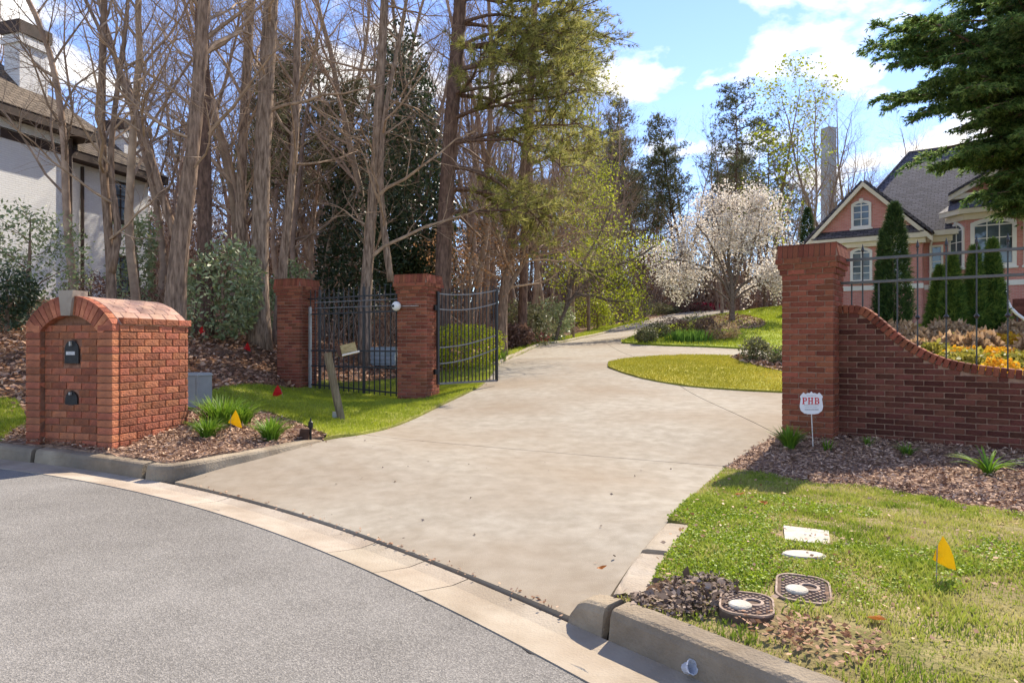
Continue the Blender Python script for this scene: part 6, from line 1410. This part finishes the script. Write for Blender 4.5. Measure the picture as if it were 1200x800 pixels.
q = sample_poly(lawn2_poly, 12000, rg, lo=(-8.5, 6)); blades('lawn_grass', 'short green grass at the kerb left of the mailbox', q, H(q[:, 0], q[:, 1]) + 0.012, 0.05, 0.009, 'grass', rg, 0.2 + 0.45 * vnoise(q[:, 0], q[:, 1], 1.3, 7), 'grass')
q = sample_poly(is1, 42000, rg); blades('island_grass', 'dry yellowing turf on the lower lawn island', q, H(q[:, 0], q[:, 1]) + 0.015, 0.04, 0.012, 'island_grass', rg, 0.15 + 0.6 * vnoise(q[:, 0], q[:, 1], 0.7, 8) * np.clip((q[:, 0] - 2) / 3, 0.35, 1.2), 'grass')
q = sample_poly(is2, 46000, rg, hi=(17, 48)); blades('island_grass', 'bright green mown lawn around the blossoming tree', q, H(q[:, 0], q[:, 1]) + 0.05, 0.07, 0.03, 'grass', rg, 0.35 + 0.35 * vnoise(q[:, 0], q[:, 1], 0.5, 9), 'grass')
# patchy verge by the camera: bare patches, dry grass, clover
bare = [(P(875, 714), 0.19), (P(941, 697), 0.22), (P(943, 630), 0.25), (P(942, 653), 0.14), (P(795, 690), 0.34), (P(975, 752), 0.26), (P(908, 735), 0.14), (P(900, 712), 0.12)]
def vdens(x, y):
    d = 0.25 + 0.95 * vnoise(x, y, 2.1, 12) * 1.0
    for c, r in bare: d = d * sstep((np.hypot(x - c[0], y - c[1]) - r * 0.55) / (r * 0.6))
    return d
q = sample_poly(verge_poly, 150000, rg, hi=(6.2, 7.2), dens=vdens); tone = -0.15 + 0.7 * vnoise(q[:, 0], q[:, 1], 2.6, 13) + 0.5 * vnoise(q[:, 0], q[:, 1], 7.0, 14) + 0.06 * np.clip(q[:, 0] - 1.8, 0, 2)
blades('verge_grass', 'patchy half dry grass on the verge above the kerb', q, HV_(q[:, 0], q[:, 1]), 0.018 + 0.03 * vnoise(q[:, 0], q[:, 1], 5.0, 16) ** 2, 0.0055, 'verge_grass', rg, tone, 'grass')
c0 = P(850, 640)
def cdens(x, y):
    d = np.clip(1.25 - np.hypot((x - c0[0]) / 0.75, (y - c0[1]) / 0.95), 0, 1) + 0.5 * (vnoise(x, y, 2.3, 15) > 0.62)
    for c, r in bare: d = d * sstep((np.hypot(x - c[0], y - c[1]) - r * 0.7) / (r * 0.5))
    return d
q = sample_poly(verge_poly, 46000, rg, hi=(4.2, 6.6), dens=cdens); A_ = Acc(); C = np.column_stack([q, HV_(q[:, 0], q[:, 1]) + 0.026 * rg.random(len(q))]); leaf_quads(A_, C, 0.0145, rg, 0.95, flat=0.55); tag(A_.obj('clover', 'clover'), 'fresh green clover patch in the verge beside the drive', 'clover', kind='stuff')
# dead leaves
def disc(c, r, n): a = rg.random(n) * 6.283; s = r * np.sqrt(rg.random(n)); return np.column_stack([c[0] + s * np.cos(a), c[1] + s * np.sin(a)])
q = disc(bare[4][0], 0.30, 1500); k = inpoly(q[:, 0], q[:, 1], verge_poly); q = q[k]; r_ = np.hypot(q[:, 0] - bare[4][0][0], q[:, 1] - bare[4][0][1])
litter('leaf_pile', 'heap of curled grey brown dead leaves in the bare patch by the kerb', q, HV_(q[:, 0], q[:, 1]) + 0.02 * np.clip(1 - r_ / 0.33, 0, 1), 0.036 * (0.5 + 1.1 * rg.random(len(q)) ** 2), 'pile_leaf', rg, lift=0.035, cat='leaves')
q = np.vstack([disc(bare[5][0], 0.22, 260), disc(bare[6][0], 0.16, 110)]); q = q[inpoly(q[:, 0], q[:, 1], verge_poly)]; litter('leaf_pile', 'scrap of brown dead leaves in the bare spot below the meter lids', q, H(q[:, 0], q[:, 1]) + 0.01, 0.028, 'dead_leaf', rg, tone=0.25 * rg.random(len(q)) + 0.2, cat='leaves')
q = sample_poly(verge_poly, 1500, rg, hi=(6, 7)); litter('scattered_leaves', 'dead leaves and bits scattered thinly over the verge', q, H(q[:, 0], q[:, 1]) + 0.018, 0.03, 'dead_leaf', rg, cat='leaves')
for poly, n, nm, lab in ((mulch_poly, 15000, 'mulch_chips', 'pale bark chips covering the bed by the mailbox'), (rmul_poly, 26000, 'mulch_chips', 'brown bark chips covering the bed under the wall'), (tree_mulch, 3000, 'mulch_chips', 'pale chips and stones around the blossoming tree'), (pm, 1500, 'mulch_chips', 'brown chips under the pale tipped shrubs')):
    q = sample_poly(poly, n, rg, lo=(-6.5, 0)); A_ = Acc(); ex = 0.08 if poly is tree_mulch else (0.045 if poly is pm else 0.0); C = np.column_stack([q, H(q[:, 0], q[:, 1]) + ex + 0.002 + 0.02 * rg.random(len(q))]); leaf_quads(A_, C, 0.05 if ex == 0 else 0.11, rg, 0.3 if ex == 0 else 0.6, flat=0.7); tag(A_.obj(nm, 'mulch_chip'), lab, 'mulch', kind='stuff')
wood = np.array([(-13, 10.5), (-9, 9.6), (-6.6, 9.2), P(26, 468), P(120, 470), P(240, 458), P(310, 450), P(380, 444), P(470, 441), P(560, 423), P(600, 405), (-1, 30), (-14, 34), (-22, 26), (-20, 14)])
q = sample_poly(wood, 46000, rg, hi=(3, 21)); litter('leaf_litter', 'thick brown leaf litter on the wooded slope', q, H(q[:, 0], q[:, 1]) - 0.05, 0.095, 'dead_leaf', rg, lift=0.09, cat='leaves')
q = sample_poly(wood, 16000, rg, lo=(-22, 21)); litter('leaf_litter', 'brown leaf litter deeper in the wood', q, H(q[:, 0], q[:, 1]) - 0.04, 0.16, 'dead_leaf', rg, lift=0.1, cat='leaves')
q = np.vstack([lip[rg.integers(len(lip), size=150)] + rg.normal(0, 0.02, (150, 2)), LE[rg.integers(8, 40, size=130)] + rg.normal(0, 0.06, (130, 2)) + (0.03, -0.03)]); litter('edge_debris', 'leaf crumbs gathered along the drive edges', q, np.maximum(HD(q[:, 0], q[:, 1]), zroad(q[:, 0])) + 0.006, 0.022, 'dead_leaf', rg, lift=0.008, cat='leaves')
q = sample_poly(apron, 40, rg); litter('drive_crumbs', 'a few leaf crumbs on the concrete drive', q, HD(q[:, 0], q[:, 1]) + 0.004, 0.025, 'pile_leaf', rg, lift=0.008, cat='leaves')
# undergrowth in the wood: brush too dense to count
def undergrowth():
    rg = np.random.default_rng(19); A_ = Acc(); B_ = Acc()
    for n, ulo, uhi, ylo, yhi, hmax, s in ((15000, 330, 600, 22, 42, 1.5, 0.11), (12000, 590, 760, 32, 64, 1.6, 0.15), (42000, 640, 1000, 66, 112, 7.0, 0.32), (7000, -60, 330, 19, 34, 1.0, 0.10), (34000, 120, 780, 46, 84, 8.0, 0.34), (16000, 90, 430, 34, 58, 6.0, 0.22)):
        y = ylo + (yhi - ylo) * rg.random(n); x = ((ulo + (uhi - ulo) * rg.random(n)) - CX) / FPX * y; k = (vnoise(x, y, 0.35, 33) > 0.40) & ~inpoly(x, y, drive_poly) & ~inpoly(x, y, is2); dl = np.array([np.min(np.hypot(LE[:, 0] - a, LE[:, 1] - b)) for a, b in zip(x, y)]); k &= (dl > 2.0) & ~((x > 10) & (y < 52)) & ~((x < -12) & (y < 34)); x, y = x[k], y[k]
        z = H(x, y) + hmax * rg.random(len(x)) ** 1.5 * (0.4 + vnoise(x, y, 0.5, 34)); leaf_quads(A_, np.column_stack([x, y, z]), s, rg, 0.5, a=np.clip(vnoise(x, y, 0.4, 35) + rg.normal(0, 0.15, len(x)), 0.01, 1))
        for i in range(0, len(x), 9):
            b = np.array((x[i], y[i], H(x[i:i + 1], y[i:i + 1])[0] - 0.05)); d = unit(rg.normal(0, 0.35, 3) + (0, 0, 1)); p, r_ = limb(b, d, hmax * (0.7 + 0.9 * rg.random()), 0.012 + 0.0003 * y[i], 0.004, 4, 0.15, 0.0, rg); B_.tube(p, r_, 3, cap=False)
    tag(A_.obj('undergrowth', 'brown_shrub'), 'brown brushy undergrowth filling the wood', 'undergrowth', kind='stuff'); tag(B_.obj('brush_stems', 'twig_far'), 'thin bare stems standing among the undergrowth', 'undergrowth', kind='stuff')
undergrowth()
